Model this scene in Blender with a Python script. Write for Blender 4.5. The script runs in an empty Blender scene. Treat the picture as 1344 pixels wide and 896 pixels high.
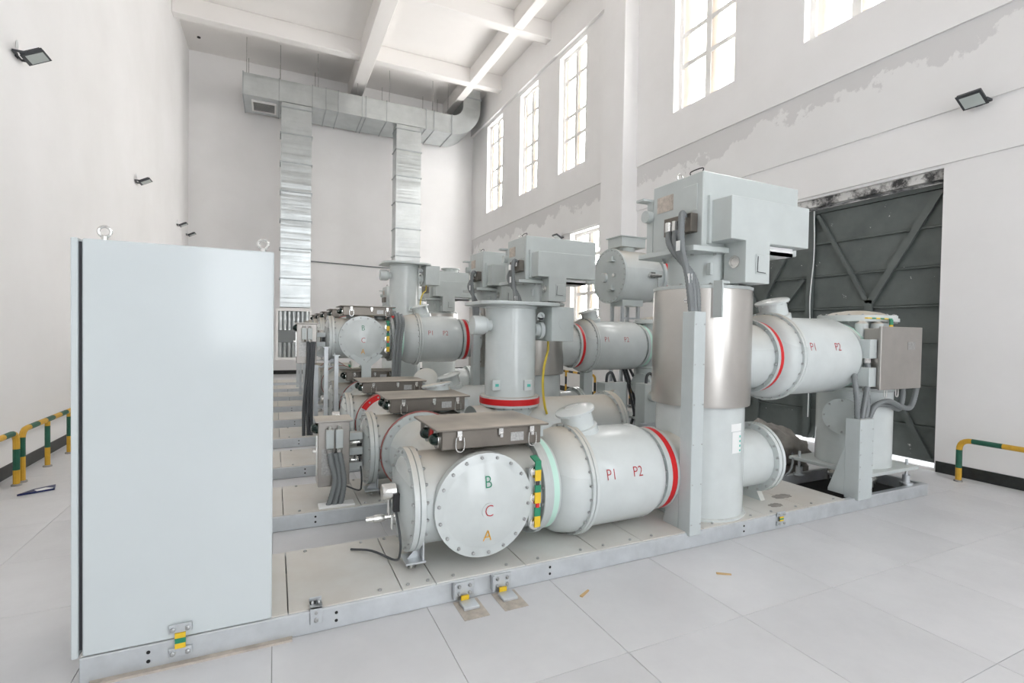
import bpy, bmesh, math, random
from mathutils import Vector, Matrix

# ------------------------------------------------------------------ camera, sky, exposure
SC = bpy.context.scene
COL = SC.collection
cam_d = bpy.data.cameras.new('camera'); cam = bpy.data.objects.new('camera', cam_d); COL.objects.link(cam)
cam_d.sensor_width = 36.0; cam_d.lens = 661.0 / 1344.0 * 36.0; cam_d.clip_start = .05; cam_d.clip_end = 200
yaw, pit, rol = math.radians(25.3), math.radians(-1.15), math.radians(.95)
fw = Vector((math.sin(yaw)*math.cos(pit), math.cos(yaw)*math.cos(pit), math.sin(pit)))
r0 = Vector((math.cos(yaw), -math.sin(yaw), 0)); u0 = r0.cross(fw)
rt = r0*math.cos(rol) + u0*math.sin(rol); up = -r0*math.sin(rol) + u0*math.cos(rol)
cam.matrix_world = Matrix(((rt.x, up.x, -fw.x, 0), (rt.y, up.y, -fw.y, 0), (rt.z, up.z, -fw.z, 1.7), (0, 0, 0, 1)))
SC.camera = cam
world = bpy.data.worlds.new('overcast_sky'); SC.world = world; world.use_nodes = True
bg = world.node_tree.nodes['Background']; bg.inputs[0].default_value = (.93, .96, 1.0, 1); bg.inputs[1].default_value = 5.0
SC.view_settings.view_transform = 'Standard'; SC.view_settings.look = 'None'
SC.view_settings.gamma = 1; SC.view_settings.use_curve_mapping = False
SC.view_settings.exposure = -0.05
try:
    SC.cycles.max_bounces = 10; SC.cycles.diffuse_bounces = 7; SC.cycles.glossy_bounces = 4
    SC.cycles.caustics_reflective = False; SC.cycles.caustics_refractive = False
    SC.cycles.sample_clamp_indirect = 12
except Exception: pass
WINDOW_GLOW = 18.0

# room
XL, XR, YB, YF, ZC = -2.65, 7.65, 20.2, -5.0, 11.0
random.seed(7)
PI = math.pi

# ------------------------------------------------------------------ materials
MATS = {}
def nt(name):
    m = bpy.data.materials.new(name); m.use_nodes = True
    t = m.node_tree; b = t.nodes['Principled BSDF']; MATS[name] = m
    return m, t, b
def noise(t, scale, detail=4, coord='Object', rough=.6):
    tc = t.nodes.new('ShaderNodeTexCoord'); n = t.nodes.new('ShaderNodeTexNoise')
    n.inputs['Scale'].default_value = scale; n.inputs['Detail'].default_value = detail; n.inputs['Roughness'].default_value = rough
    t.links.new(tc.outputs[coord], n.inputs['Vector']); return n
def ramp(t, src, stops):
    r = t.nodes.new('ShaderNodeValToRGB'); el = r.color_ramp.elements
    while len(el) < len(stops): el.new(.5)
    for e, (p, c) in zip(el, stops): e.position = p; e.color = (c[0], c[1], c[2], 1)
    t.links.new(src, r.inputs[0]); return r
def mix(t, fac, a, b):
    m = t.nodes.new('ShaderNodeMix'); m.data_type = 'RGBA'
    for s, v in ((m.inputs[0], fac), (m.inputs[6], a), (m.inputs[7], b)):
        if hasattr(v, 'is_linked'): t.links.new(v, s)
        elif isinstance(v, tuple): s.default_value = (v[0], v[1], v[2], 1)
        else: s.default_value = v
    return m.outputs[2]
def bump(t, b, h, strength, dist=.01):
    n = t.nodes.new('ShaderNodeBump'); n.inputs['Strength'].default_value = strength; n.inputs['Distance'].default_value = dist
    t.links.new(h, n.inputs['Height']); t.links.new(n.outputs[0], b.inputs['Normal'])
def simple(name, c, rough=.5, metal=0, var=0.0, scale=8):
    m, t, b = nt(name)
    b.inputs['Roughness'].default_value = rough; b.inputs['Metallic'].default_value = metal
    if var:
        n = noise(t, scale, 5)
        r = ramp(t, n.outputs[0], [(.3, tuple(x*(1-var) for x in c)), (.7, tuple(min(1, x*(1+var)) for x in c))])
        t.links.new(r.outputs[0], b.inputs['Base Color'])
    else: b.inputs['Base Color'].default_value = (*c, 1)
    return m
def dusty(name, c, rough=.35, metal=0, dust=(.52, .46, .38), amount=.75, var=.04, lo=.35, dmin=.25):
    """paint or steel with beige dust settled on the faces that look up"""
    m, t, b = nt(name)
    b.inputs['Metallic'].default_value = metal
    n = noise(t, 5, 6); n2 = noise(t, 1.1, 3)
    base = ramp(t, n.outputs[0], [(.3, tuple(x*(1-var) for x in c)), (.7, tuple(min(1, x*(1+var)) for x in c))])
    g = t.nodes.new('ShaderNodeNewGeometry'); s = t.nodes.new('ShaderNodeSeparateXYZ'); t.links.new(g.outputs['Normal'], s.inputs[0])
    mr = t.nodes.new('ShaderNodeMapRange'); mr.inputs[1].default_value = lo; mr.inputs[2].default_value = 1.0
    mr.inputs[3].default_value = 0; mr.inputs[4].default_value = amount; t.links.new(s.outputs[2], mr.inputs[0])
    r2 = ramp(t, n2.outputs[0], [(.32, (dmin,)*3), (.62, (1,)*3)])
    mu = t.nodes.new('ShaderNodeMath'); mu.operation = 'MULTIPLY'; t.links.new(mr.outputs[0], mu.inputs[0]); t.links.new(r2.outputs[0], mu.inputs[1])
    t.links.new(mix(t, mu.outputs[0], base.outputs[0], dust), b.inputs['Base Color'])
    ra = t.nodes.new('ShaderNodeMapRange'); ra.inputs[3].default_value = rough; ra.inputs[4].default_value = .8
    t.links.new(mu.outputs[0], ra.inputs[0]); t.links.new(ra.outputs[0], b.inputs['Roughness'])
    if metal:
        me = t.nodes.new('ShaderNodeMapRange'); me.inputs[3].default_value = metal; me.inputs[4].default_value = .0
        t.links.new(mu.outputs[0], me.inputs[0]); t.links.new(me.outputs[0], b.inputs['Metallic'])
    return m

dusty('tank_paint', (.60, .64, .635), .24, amount=.9, dust=(.50, .43, .34), lo=.15, dmin=.4)
dusty('tank_paint_clean', (.61, .65, .645), .14, amount=.25)
dusty('mech_paint', (.53, .57, .56), .34, amount=.15)
dusty('flange_paint', (.52, .56, .555), .4, amount=.6)
dusty('post_paint', (.52, .565, .565), .4, amount=.2)
dusty('cabinet_steel', (.40, .38, .355), .38, metal=.8, dust=(.60, .54, .46), amount=.85, var=.06)
dusty('box_steel', (.18, .163, .142), .38, metal=.8, dust=(.60, .54, .46), amount=.85, var=.08)
simple('jacket_steel', (.56, .54, .51), .3, .85, .05, 3)
simple('cabinet_paint', (.60, .65, .66), .12, 0, .015, 2)
simple('gasket', (.03, .03, .035), .7)
simple('black_plastic', (.02, .02, .022), .5)
simple('chrome', (.72, .72, .70), .22, .95)
simple('bolt_steel', (.45, .46, .46), .38, .8)
simple('galvanised', (.60, .63, .65), .42, .55, .10, 6)
simple('duct_flange', (.40, .43, .44), .45, .6, .1, 4)
simple('red_paint', (.62, .012, .015), .4)
simple('red_dusty', (.36, .13, .115), .7)
simple('mint_paint', (.52, .76, .66), .5)
simple('green_paint', (.02, .25, .13), .45)
simple('yellow_paint', (.82, .55, .03), .45)
simple('conduit_grey', (.20, .215, .22), .5, .15)
simple('conduit_dark', (.06, .065, .07), .55)
simple('hose_yellow', (.62, .47, .05), .5)
simple('rail_yellow', (.63, .36, .03), .45, 0, .12, 12)
simple('rail_green', (.012, .10, .06), .45, 0, .15, 12)
simple('rail_black', (.03, .03, .03), .5)
simple('skirting_black', (.018, .02, .019), .35, 0, .4, 20)
simple('lamp_body', (.045, .05, .055), .5)
simple('lamp_glass', (.55, .60, .58), .15)
simple('frame_white', (.80, .79, .77), .45)
simple('paper_white', (.85, .86, .85), .6)
simple('paper_teal', (.10, .50, .42), .6)
simple('plate_etched', (.42, .42, .41), .45, .6, .25, 60)
simple('plate_faded', (.52, .46, .40), .6, 0, .25, 25)
simple('letter_red', (.42, .02, .03), .6)
simple('letter_green', (.01, .22, .12), .6)
simple('letter_orange', (.80, .40, .02), .6)
simple('glass_green', (.006, .022, .017), .05)
simple('sack_cloth', (.30, .28, .255), .95, 0, .2, 9)
simple('booklet_blue', (.01, .02, .10), .4)
simple('steel_raw', (.35, .34, .32), .5, .5, .3, 15)
simple('hole_shade', (.02, .02, .02), .9)  # near-black colour standing in for shade inside the pit and holes
simple('concrete_dust', (.50, .45, .39), .9, 0, .2, 14)
simple('wood_tan', (.58, .40, .20), .8)

def wall_mat():
    m, t, b = nt('wall_plaster')
    n = noise(t, .45, 5); n2 = noise(t, 9, 6)
    c = ramp(t, n.outputs[0], [(.35, (.84, .83, .82)), (.65, (.89, .88, .875))])
    t.links.new(c.outputs[0], b.inputs['Base Color']); b.inputs['Roughness'].default_value = .75
    bump(t, b, n2.outputs[0], .12)
wall_mat()
def wall_patch_mat():
    """plaster band with a ragged unpainted grey repair strip along its upper edge"""
    m, t, b = nt('wall_patched')
    n = noise(t, .55, 5); tc = t.nodes.new('ShaderNodeTexCoord'); s = t.nodes.new('ShaderNodeSeparateXYZ')
    t.links.new(tc.outputs['Object'], s.inputs[0])
    n3 = noise(t, 1.4, 7, rough=.65)
    ad = t.nodes.new('ShaderNodeMath'); ad.operation = 'MULTIPLY_ADD'; ad.inputs[1].default_value = 1.5
    t.links.new(n3.outputs[0], ad.inputs[0]); t.links.new(s.outputs[2], ad.inputs[2])
    st = ramp(t, ad.outputs[0], [(0.0, (0,)*3), (1.0, (1,)*3)])
    mr = t.nodes.new('ShaderNodeMapRange'); mr.inputs[1].default_value = 5.93; mr.inputs[2].default_value = 5.97
    t.links.new(ad.outputs[0], mr.inputs[0])
    c = ramp(t, n.outputs[0], [(.35, (.82, .81, .80)), (.65, (.86, .855, .85))])
    t.links.new(mix(t, mr.outputs[0], c.outputs[0], (.70, .69, .685)), b.inputs['Base Color']); b.inputs['Roughness'].default_value = .8
    t.nodes.remove(st)
wall_patch_mat()
def ceil_mat():
    m, t, b = nt('ceiling_paint')
    n = noise(t, .3, 4); c = ramp(t, n.outputs[0], [(.3, (.80, .775, .75)), (.7, (.85, .83, .81))])
    t.links.new(c.outputs[0], b.inputs['Base Color']); b.inputs['Roughness'].default_value = .8
ceil_mat()
def tile_mat():
    m, t, b = nt('floor_tile')
    n = noise(t, 1.3, 7, 'Generated', .65); n2 = noise(t, 30, 4)
    oi = t.nodes.new('ShaderNodeObjectInfo')
    mp = t.nodes.new('ShaderNodeMapping'); tc = t.nodes.new('ShaderNodeTexCoord')
    t.links.new(tc.outputs['Object'], mp.inputs[0])
    cmb = t.nodes.new('ShaderNodeCombineXYZ'); mu = t.nodes.new('ShaderNodeMath'); mu.operation = 'MULTIPLY'; mu.inputs[1].default_value = 50
    t.links.new(oi.outputs['Random'], mu.inputs[0]); t.links.new(mu.outputs[0], cmb.inputs[0]); t.links.new(cmb.outputs[0], mp.inputs[1])
    t.links.new(mp.outputs[0], n.inputs['Vector'])
    c = ramp(t, n.outputs[0], [(.3, (.60, .60, .61)), (.55, (.66, .66, .67)), (.75, (.70, .70, .71))])
    v = t.nodes.new('ShaderNodeHueSaturation'); mr = t.nodes.new('ShaderNodeMapRange')
    mr.inputs[3].default_value = .96; mr.inputs[4].default_value = 1.03
    t.links.new(oi.outputs['Random'], mr.inputs[0]); t.links.new(mr.outputs[0], v.inputs['Value']); t.links.new(c.outputs[0], v.inputs['Color'])
    t.links.new(v.outputs[0], b.inputs['Base Color'])
    r = ramp(t, n2.outputs[0], [(.3, (.32,)*3), (.7, (.46,)*3)]); t.links.new(r.outputs[0], b.inputs['Roughness'])
tile_mat()
simple('tile_grout', (.40, .39, .385), .9)
def plate_mat():
    m, t, b = nt('cover_plate_paint')
    n = noise(t, 2.2, 7); n2 = noise(t, .9, 4)
    c = ramp(t, n.outputs[0], [(.3, (.58, .56, .52)), (.6, (.66, .66, .63)), (.8, (.69, .70, .67))])
    d = ramp(t, n2.outputs[0], [(.45, (0,)*3), (.7, (.6,)*3)])
    t.links.new(mix(t, d.outputs[0], c.outputs[0], (.60, .545, .48)), b.inputs['Base Color']); b.inputs['Roughness'].default_value = .6
plate_mat()
def duct_mat():
    m, t, b = nt('duct_steel')
    n = noise(t, 2.2, 4); mp = t.nodes.new('ShaderNodeMapping'); tc = t.nodes.new('ShaderNodeTexCoord')
    mp.inputs[3].default_value = (.2, .2, 3.2); t.links.new(tc.outputs['Object'], mp.inputs[0])
    n2 = noise(t, 1.0, 2); t.links.new(mp.outputs[0], n2.inputs['Vector'])
    c = ramp(t, n.outputs[0], [(.3, (.50, .53, .53)), (.7, (.60, .63, .63))]); t.links.new(c.outputs[0], b.inputs['Base Color'])
    b.inputs['Metallic'].default_value = .85; b.inputs['Roughness'].default_value = .3
    bump(t, b, n2.outputs[0], .3, .10)
duct_mat()
def gate_mat():
    m, t, b = nt('gate_paint')
    n = noise(t, 2.5, 6); n2 = noise(t, 5.5, 8, rough=.75)
    c = ramp(t, n.outputs[0], [(.3, (.10, .117, .112)), (.7, (.15, .17, .162))])
    f = ramp(t, n2.outputs[0], [(.665, (0,)*3), (.68, (1,)*3)])
    t.links.new(mix(t, f.outputs[0], c.outputs[0], (.7, .7, .68)), b.inputs['Base Color']); b.inputs['Roughness'].default_value = .5
gate_mat()
def chipped_mat():
    m, t, b = nt('lintel_chipped')
    n = noise(t, 3.5, 8, rough=.7)
    c = ramp(t, n.outputs[0], [(.44, (.06, .06, .06)), (.5, (.35, .34, .33)), (.56, (.7, .69, .67))])
    t.links.new(c.outputs[0], b.inputs['Base Color']); b.inputs['Roughness'].default_value = .9
    bump(t, b, n.outputs[0], .6, .03)
chipped_mat()
def pane_mat():
    """daylight behind a dirty frosted pane: glowing white, brown stain creeping in from the edges"""
    m, t, b = nt('frosted_pane')
    tc = t.nodes.new('ShaderNodeTexCoord'); s = t.nodes.new('ShaderNodeSeparateXYZ'); t.links.new(tc.outputs['Generated'], s.inputs[0])
    n = noise(t, 2.2, 6)
    d1 = t.nodes.new('ShaderNodeMath'); d1.operation = 'SUBTRACT'; d1.inputs[1].default_value = .5; t.links.new(s.outputs[1], d1.inputs[0])
    d2 = t.nodes.new('ShaderNodeMath'); d2.operation = 'SUBTRACT'; d2.inputs[0].default_value = .26; t.links.new(s.outputs[1], d2.inputs[1])
    dm = t.nodes.new('ShaderNodeMath'); dm.operation = 'MAXIMUM'; t.links.new(d1.outputs[0], dm.inputs[0]); t.links.new(d2.outputs[0], dm.inputs[1]); d = [dm]
    # stain only at the far vertical edge (high Y) and a touch at the other edges
    ad = t.nodes.new('ShaderNodeMath'); ad.operation = 'MULTIPLY_ADD'; ad.inputs[1].default_value = .30
    t.links.new(n.outputs[0], ad.inputs[0]); t.links.new(d[0].outputs[0], ad.inputs[2])
    e = ramp(t, ad.outputs[0], [(.25, (1, 1, 1)), (.37, (1, .80, .50)), (.53, (.60, .38, .17))])
    b.inputs['Base Color'].default_value = (.8, .8, .8, 1); b.inputs['Roughness'].default_value = .3
    t.links.new(e.outputs[0], b.inputs['Emission Color'])
    lv = ramp(t, ad.outputs[0], [(.21, (1,)*3), (.37, (.052,)*3), (.53, (.022,)*3)])
    mu = t.nodes.new('ShaderNodeMath'); mu.operation = 'MULTIPLY'; mu.inputs[1].default_value = WINDOW_GLOW
    t.links.new(lv.outputs[0], mu.inputs[0]); t.links.new(mu.outputs[0], b.inputs['Emission Strength'])
pane_mat()

# ------------------------------------------------------------------ mesh helpers
class MB:
    def __init__(s): s.v = []; s.f = []; s.m = []
    def add(s, vs, fs, mi=0):
        o = len(s.v); s.v += [tuple(p) for p in vs]; s.f += [tuple(i+o for i in q) for q in fs]; s.m += [mi]*len(fs); return s
    def box(s, x0, x1, y0, y1, z0, z1, mi=0):
        v = [(x, y, z) for z in (z0, z1) for y in (y0, y1) for x in (x0, x1)]
        return s.add(v, [(0,2,3,1),(4,5,7,6),(0,1,5,4),(2,6,7,3),(0,4,6,2),(1,3,7,5)], mi)
    def lathe(s, o, d, prof, n=28, mi=0, a0=0, a1=2*PI):
        o = Vector(o); d = Vector(d).normalized()
        a = Vector((0,0,1)) if abs(d.z) < .9 else Vector((1,0,0))
        e1 = (a - d*a.dot(d)).normalized(); e2 = d.cross(e1)
        full = abs(a1-a0-2*PI) < 1e-6; cnt = n if full else n+1
        vs = []; fs = []
        for t, r in prof:
            for i in range(cnt):
                an = a0+(a1-a0)*i/n
                vs.append(o + d*t + (e1*math.cos(an)+e2*math.sin(an))*r)
        for k in range(len(prof)-1):
            for i in range(n):
                j = (i+1) % cnt
                fs.append((k*cnt+i, k*cnt+j, (k+1)*cnt+j, (k+1)*cnt+i))
        if full:
            if prof[0][1] > 1e-5: fs.append(tuple(range(cnt-1, -1, -1)))
            if prof[-1][1] > 1e-5: fs.append(tuple((len(prof)-1)*cnt+i for i in range(cnt)))
        return s.add(vs, fs, mi)
    def cyl(s, a, b, r, n=20, mi=0):
        a = Vector(a); b = Vector(b); return s.lathe(a, b-a, [(0, r), ((b-a).length, r)], n, mi)
    def ring(s, o, d, t0, t1, ri, ro, n=32, mi=0):
        o = Vector(o)
        return s.lathe(o, d, [(t0, ri), (t0, ro), (t1, ro), (t1, ri), (t0, ri)], n, mi)
    def bolts(s, o, d, R, n, r=.013, h=.016, ph=0, t=0):
        o = Vector(o); d = Vector(d).normalized(); a = Vector((0,0,1)) if abs(d.z) < .9 else Vector((1,0,0))
        e1 = (a - d*a.dot(d)).normalized(); e2 = d.cross(e1)
        for i in range(n):
            an = ph+2*PI*i/n; p = o + (e1*math.cos(an)+e2*math.sin(an))*R + d*t
            s.lathe(p, d, [(0, r), (h*.7, r), (h, r*.6)], 6)
        return s
    def tube(s, pts, r, n=10, mi=0, corr=0, step=.014):
        P = [Vector(p) for p in pts]
        path = []
        Q = [2*P[0]-P[1]] + P + [2*P[-1]-P[-2]]
        for i in range(1, len(Q)-2):
            p0, p1, p2, p3 = Q[i-1:i+3]
            m = max(4, int((p2-p1).length/(step if corr else .04)))
            for k in range(m):
                t = k/m
                path.append(.5*((2*p1)+(p2-p0)*t+(2*p0-5*p1+4*p2-p3)*t*t+(3*p1-p0-3*p2+p3)*t**3))
        path.append(P[-1])
        vs = []; fs = []; e1 = None
        for i, p in enumerate(path):
            d = (path[min(i+1, len(path)-1)]-path[max(i-1, 0)]).normalized()
            if e1 is None:
                a = Vector((0,0,1)) if abs(d.z) < .9 else Vector((1,0,0)); e1 = (a-d*a.dot(d)).normalized()
            else: e1 = (e1-d*e1.dot(d)).normalized()
            e2 = d.cross(e1); rr = r*(1-corr*(i % 2))
            for k in range(n): an = 2*PI*k/n; vs.append(p+(e1*math.cos(an)+e2*math.sin(an))*rr)
        for i in range(len(path)-1):
            for k in range(n): j = (k+1) % n; fs.append((i*n+k, i*n+j, (i+1)*n+j, (i+1)*n+k))
        fs.append(tuple(range(n-1, -1, -1))); fs.append(tuple((len(path)-1)*n+k for k in range(n)))
        return s.add(vs, fs, mi)
    def prism(s, poly, ax, a, b, mi=0):
        """poly: 2D points in the plane across axis ax, extruded from a to b"""
        def P(u, w, c): return {'x': (c, u, w), 'y': (u, c, w), 'z': (u, w, c)}[ax]
        n = len(poly); vs = [P(u, w, a) for u, w in poly] + [P(u, w, b) for u, w in poly]
        fs = [tuple(range(n)), tuple(range(2*n-1, n-1, -1))] + [(i, (i+1) % n, n+(i+1) % n, n+i) for i in range(n)]
        return s.add(vs, fs, mi)
    def mesh(s, name, mats, org=(0,0,0), bevel=0, smooth=True):
        me = bpy.data.meshes.new(name)
        me.from_pydata([(x-org[0], y-org[1], z-org[2]) for x, y, z in s.v], [], s.f)
        for m in mats: me.materials.append(MATS[m])
        me.polygons.foreach_set('material_index', s.m)
        bm = bmesh.new(); bm.from_mesh(me)
        bmesh.ops.remove_doubles(bm, verts=bm.verts, dist=1e-5); bmesh.ops.recalc_face_normals(bm, faces=bm.faces)
        if bevel:
            ed = [e for e in bm.edges if len(e.link_faces) == 2 and e.calc_face_angle(0) > .6]
            bmesh.ops.bevel(bm, geom=ed, offset=bevel, segments=1, affect='EDGES', clamp_overlap=True)
        bm.to_mesh(me); bm.free()
        if smooth:
            me.polygons.foreach_set('use_smooth', [True]*len(me.polygons)); me.set_sharp_from_angle(angle=.6)
        me.update(); return me

LABELS = set()
def tag(o, label, cat, group=None):
    o['label'] = label; o['category'] = cat
    if group: o['group'] = group
    elif label in LABELS: print('DUPLABEL', label)
    LABELS.add(label); return o
ORG = {}
class Thing:
    """an Empty at the base of a thing; parts are given in the coordinates of the first bay and moved by off"""
    def __init__(s, name, label, cat, org, off=(0,0,0), group=None):
        s.o = bpy.data.objects.new(name, None); COL.objects.link(s.o); s.o.empty_display_size = .1
        s.org = Vector(org); s.o.location = s.org+Vector(off); tag(s.o, label, cat, group)
    def part(s, name, mb, mat, parent=None, label=None, bevel=0, stuff=False, smooth=True):
        mats = mat if isinstance(mat, (list, tuple)) else [mat]
        ob = bpy.data.objects.new(name, mb.mesh(name, mats, s.org, bevel, smooth)); COL.objects.link(ob)
        ob.parent = parent or s.o
        if label: ob['label'] = label
        if stuff: ob['kind'] = 'stuff'
        return ob
def single(name, mb, mat, label, cat, org=None, group=None, bevel=0):
    mats = mat if isinstance(mat, (list, tuple)) else [mat]
    org = org or mb.v[0]
    ob = bpy.data.objects.new(name, mb.mesh(name, mats, org, bevel)); COL.objects.link(ob); ob.location = org
    return tag(ob, label, cat, group)
def struct(name, mb, mat, label=None, parent=None, bevel=0, smooth=False):
    mats = mat if isinstance(mat, (list, tuple)) else [mat]
    ob = bpy.data.objects.new(name, mb.mesh(name, mats, (0,0,0), bevel, smooth)); COL.objects.link(ob)
    if parent: ob.parent = parent
    else:
        ob['kind'] = 'structure'
        if label: ob['label'] = label
    return ob
TEXT = {}
def text_mb(txt, size, fn):
    """flat lettering of given height; fn(u, w) places a point of it on the surface, u right and w up, centred"""
    if txt not in TEXT:
        c = bpy.data.curves.new('lettering', 'FONT'); c.body = txt; c.size = 1; c.align_x = 'CENTER'; c.align_y = 'CENTER'; c.resolution_u = 3; c.offset = -.012
        ob = bpy.data.objects.new('lettering', c); COL.objects.link(ob)
        dg = bpy.context.evaluated_depsgraph_get(); me = bpy.data.meshes.new_from_object(ob.evaluated_get(dg))
        TEXT[txt] = ([tuple(v.co) for v in me.vertices], [tuple(p.vertices) for p in me.polygons])
        bpy.data.objects.remove(ob); bpy.data.curves.remove(c); bpy.data.meshes.remove(me)
    v, f = TEXT[txt]
    xs = [p[0] for p in v]; ys = [p[1] for p in v]; cx = (min(xs)+max(xs))/2; cy = (min(ys)+max(ys))/2; h = max(ys)-min(ys)
    mb = MB(); mb.add([fn((p[0]-cx)*size/h*.85, (p[1]-cy)*size/h) for p in v], f); return mb

# ------------------------------------------------------------------ the hall
def holes_wall(y0, y1, z0, z1, x0, x1, holes):
    ys = sorted({y0, y1} | {c for h in holes for c in h[:2] if y0 < c < y1}); zs = sorted({z0, z1} | {c for h in holes for c in h[2:] if z0 < c < z1})
    mb = MB()
    for a, b in zip(ys, ys[1:]):
        for c, d in zip(zs, zs[1:]):
            if not any(h[0] <= (a+b)/2 <= h[1] and h[2] <= (c+d)/2 <= h[3] for h in holes): mb.box(x0, x1, a, b, c, d)
    return mb
TH = .45
UPW = [(17.10, 18.57), (14.35, 15.63), (11.60, 13.0), (6.70, 8.25), (3.95, 5.36)]
LOW = [(10.95, 12.35), (14.35, 15.63), (17.10, 18.57)]  # last two are unseen windows, added to brighten the far end
GATE = (3.48, 7.3, 0.0, 3.86)
HZ = (6.34, 9.72)
holes = [(a, b, *HZ) for a, b in UPW]
XU = 7.56
floor_mb = MB(); floor_mb.box(XL, XR+TH+1.5, YF, YB, -.12, -.006)
floor = struct('floor', floor_mb, 'tile_grout', 'pale grey floor laid with large square tiles')
tile_me = {}
TS = .86
def tile_mesh(w, d):
    k = (round(w, 3), round(d, 3))
    if k not in tile_me:
        mb = MB(); mb.box(0, w, 0, d, -.02, 0); tile_me[k] = mb.mesh('tile', ['floor_tile'], bevel=.0015, smooth=False)
    return tile_me[k]
rest = MB(); n_t = 0
yy = 2.12-TS*5
cells = []
while yy < YB:
    xx = -TS*4
    while xx < XR:
        xa, xb = max(xx, XL)+.0015, min(xx+TS, XR+.0)-.0015; ya, yb = yy+.0015, min(yy+TS, YB)-.0015
        if xb-xa > .02 and yb-ya > .02: cells.append((xa, xb, ya, yb))
        xx += TS
    yy += TS
cells = [c for c in cells if c[2] > -3]
vis = [c for c in cells if c[2] > .2]
near = sorted(vis, key=lambda c: c[2])[:290]; nears = set(near)
for c in cells:
    if c in nears:
        o = bpy.data.objects.new('tile', tile_mesh(c[1]-c[0], c[3]-c[2])); COL.objects.link(o); o.location = (c[0], c[2], 0); o.parent = floor
    else: rest.box(c[0], c[1], c[2], c[3], -.02, 0)
rb = bpy.data.objects.new('far_tiling', rest.mesh('far_tiling', ['floor_tile'], smooth=False)); COL.objects.link(rb); rb.parent = floor; rb['kind'] = 'stuff'

mb = MB(); mb.box(XL-TH, XL, YF, YB+TH, -.12, ZC+.4); struct('wall_left', mb, 'wall_plaster', 'tall white plaster wall carrying a row of floodlights')
mb = MB(); mb.box(XL, XR+TH, YB, YB+TH, -.12, ZC+.4); struct('wall_back', mb, 'wall_plaster', 'white plaster end wall behind the air ducts')
mb = holes_wall(YF, YB, -.12, 3.9, XR, XR+TH, [GATE]+[(a, b, 2.0, 3.9) for a, b in LOW]); wall_r = struct('wall_right', mb, 'wall_plaster', 'white plaster wall with the gate and high windows')
mb = holes_wall(YF, YB, 3.9, 4.54, XR-.03, XR+TH, [(a, b, 3.0, 4.5) for a, b in LOW]); struct('lintel_band', mb, 'wall_plaster', parent=wall_r)
mb = holes_wall(YF, YB, 4.54, 5.55, XR-.06, XR+TH, []); struct('repaired_band', mb, 'wall_patched', parent=wall_r)
mb = holes_wall(YF, YB, 5.55, ZC+.4, XU, XR+TH, holes); struct('upper_wall', mb, 'wall_plaster', parent=wall_r)
mb = MB(); mb.box(XU-.09, XU, YF, YB, 9.86, ZC); struct('ring_beam', mb, 'wall_plaster', parent=wall_r)
mb = MB(); mb.box(7.17, XR-.0, 9.42, 10.27, 0, ZC); struct('column', mb, 'wall_plaster', parent=wall_r, bevel=.01)
mb = MB(); mb.box(7.17, XR-.0, -1.2, -.4, 0, ZC); struct('column', mb, 'wall_plaster', parent=wall_r, bevel=.01)
# unseen end wall behind the camera, openings shaped for daylight and streaked highlights
mb = MB(); fx = [XL-TH, -1.2, -.1, 1.2, 4.0, 5.0, 6.4, XR+TH]
for i in (0, 2, 4, 6): mb.box(fx[i], fx[i+1], YF-TH, YF, -.12, ZC+.4)
for i in (1, 3, 5): mb.box(fx[i], fx[i+1], YF-TH, YF, 8.2, ZC+.4)
for i in (1, 5): mb.box(fx[i], fx[i+1], YF-TH, YF, -.12, 1.3)
struct('wall_front', mb, 'wall_plaster', 'unseen white plaster end wall with openings shaped to light the hall')
# ceiling and beams
mb = MB(); mb.box(XL-TH, XR+TH, YF-TH, YB+TH, ZC, ZC+.4); ceil = struct('ceiling', mb, 'ceiling_paint', 'off white concrete ceiling with crossing beams')
for y in (17.0, 13.4, 9.8, 6.2, 2.6, -1.0):
    mb = MB(); mb.box(XL, XR, y, y+.32, 10.48, ZC); struct('cross_beam', mb, 'ceiling_paint', parent=ceil, bevel=.015)
for x0, x1 in ((2.47, 2.90), (6.22, 6.52)):
    mb = MB(); mb.box(x0, x1, YF, YB, 10.30 if x0 < 3 else 10.5, ZC); struct('long_beam', mb, 'ceiling_paint', parent=ceil, bevel=.015)
for p in ((-2.25, 18.0), (-2.25, 19.2)):
    mb = MB(); mb.lathe((p[0], p[1], ZC), (0,0,-1), [(0, .05), (.03, .05), (.04, .02)], 12); struct('anchor_bolt', mb, 'black_plastic', parent=ceil)
# skirting
mb = MB(); mb.box(XL, XL+.015, YF, YB, 0, .14); struct('baseboard_left', mb, 'skirting_black', 'black tiled skirting along the left wall')
mb = MB(); mb.box(XL+.015, XR, YB-.015, YB, 0, .14); struct('baseboard_back', mb, 'skirting_black', 'black skirting along the end wall')
mb = MB(); mb.box(XR-.015, XR, YF, GATE[0]-.02, 0, .14); mb.box(XR-.015, XR, GATE[1]+.02, 9.42, 0, .14); mb.box(XR-.015, XR, 10.27, YB-.015, 0, .14)
struct('baseboard_right', mb, 'skirting_black', 'black scuffed skirting along the right wall')

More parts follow.
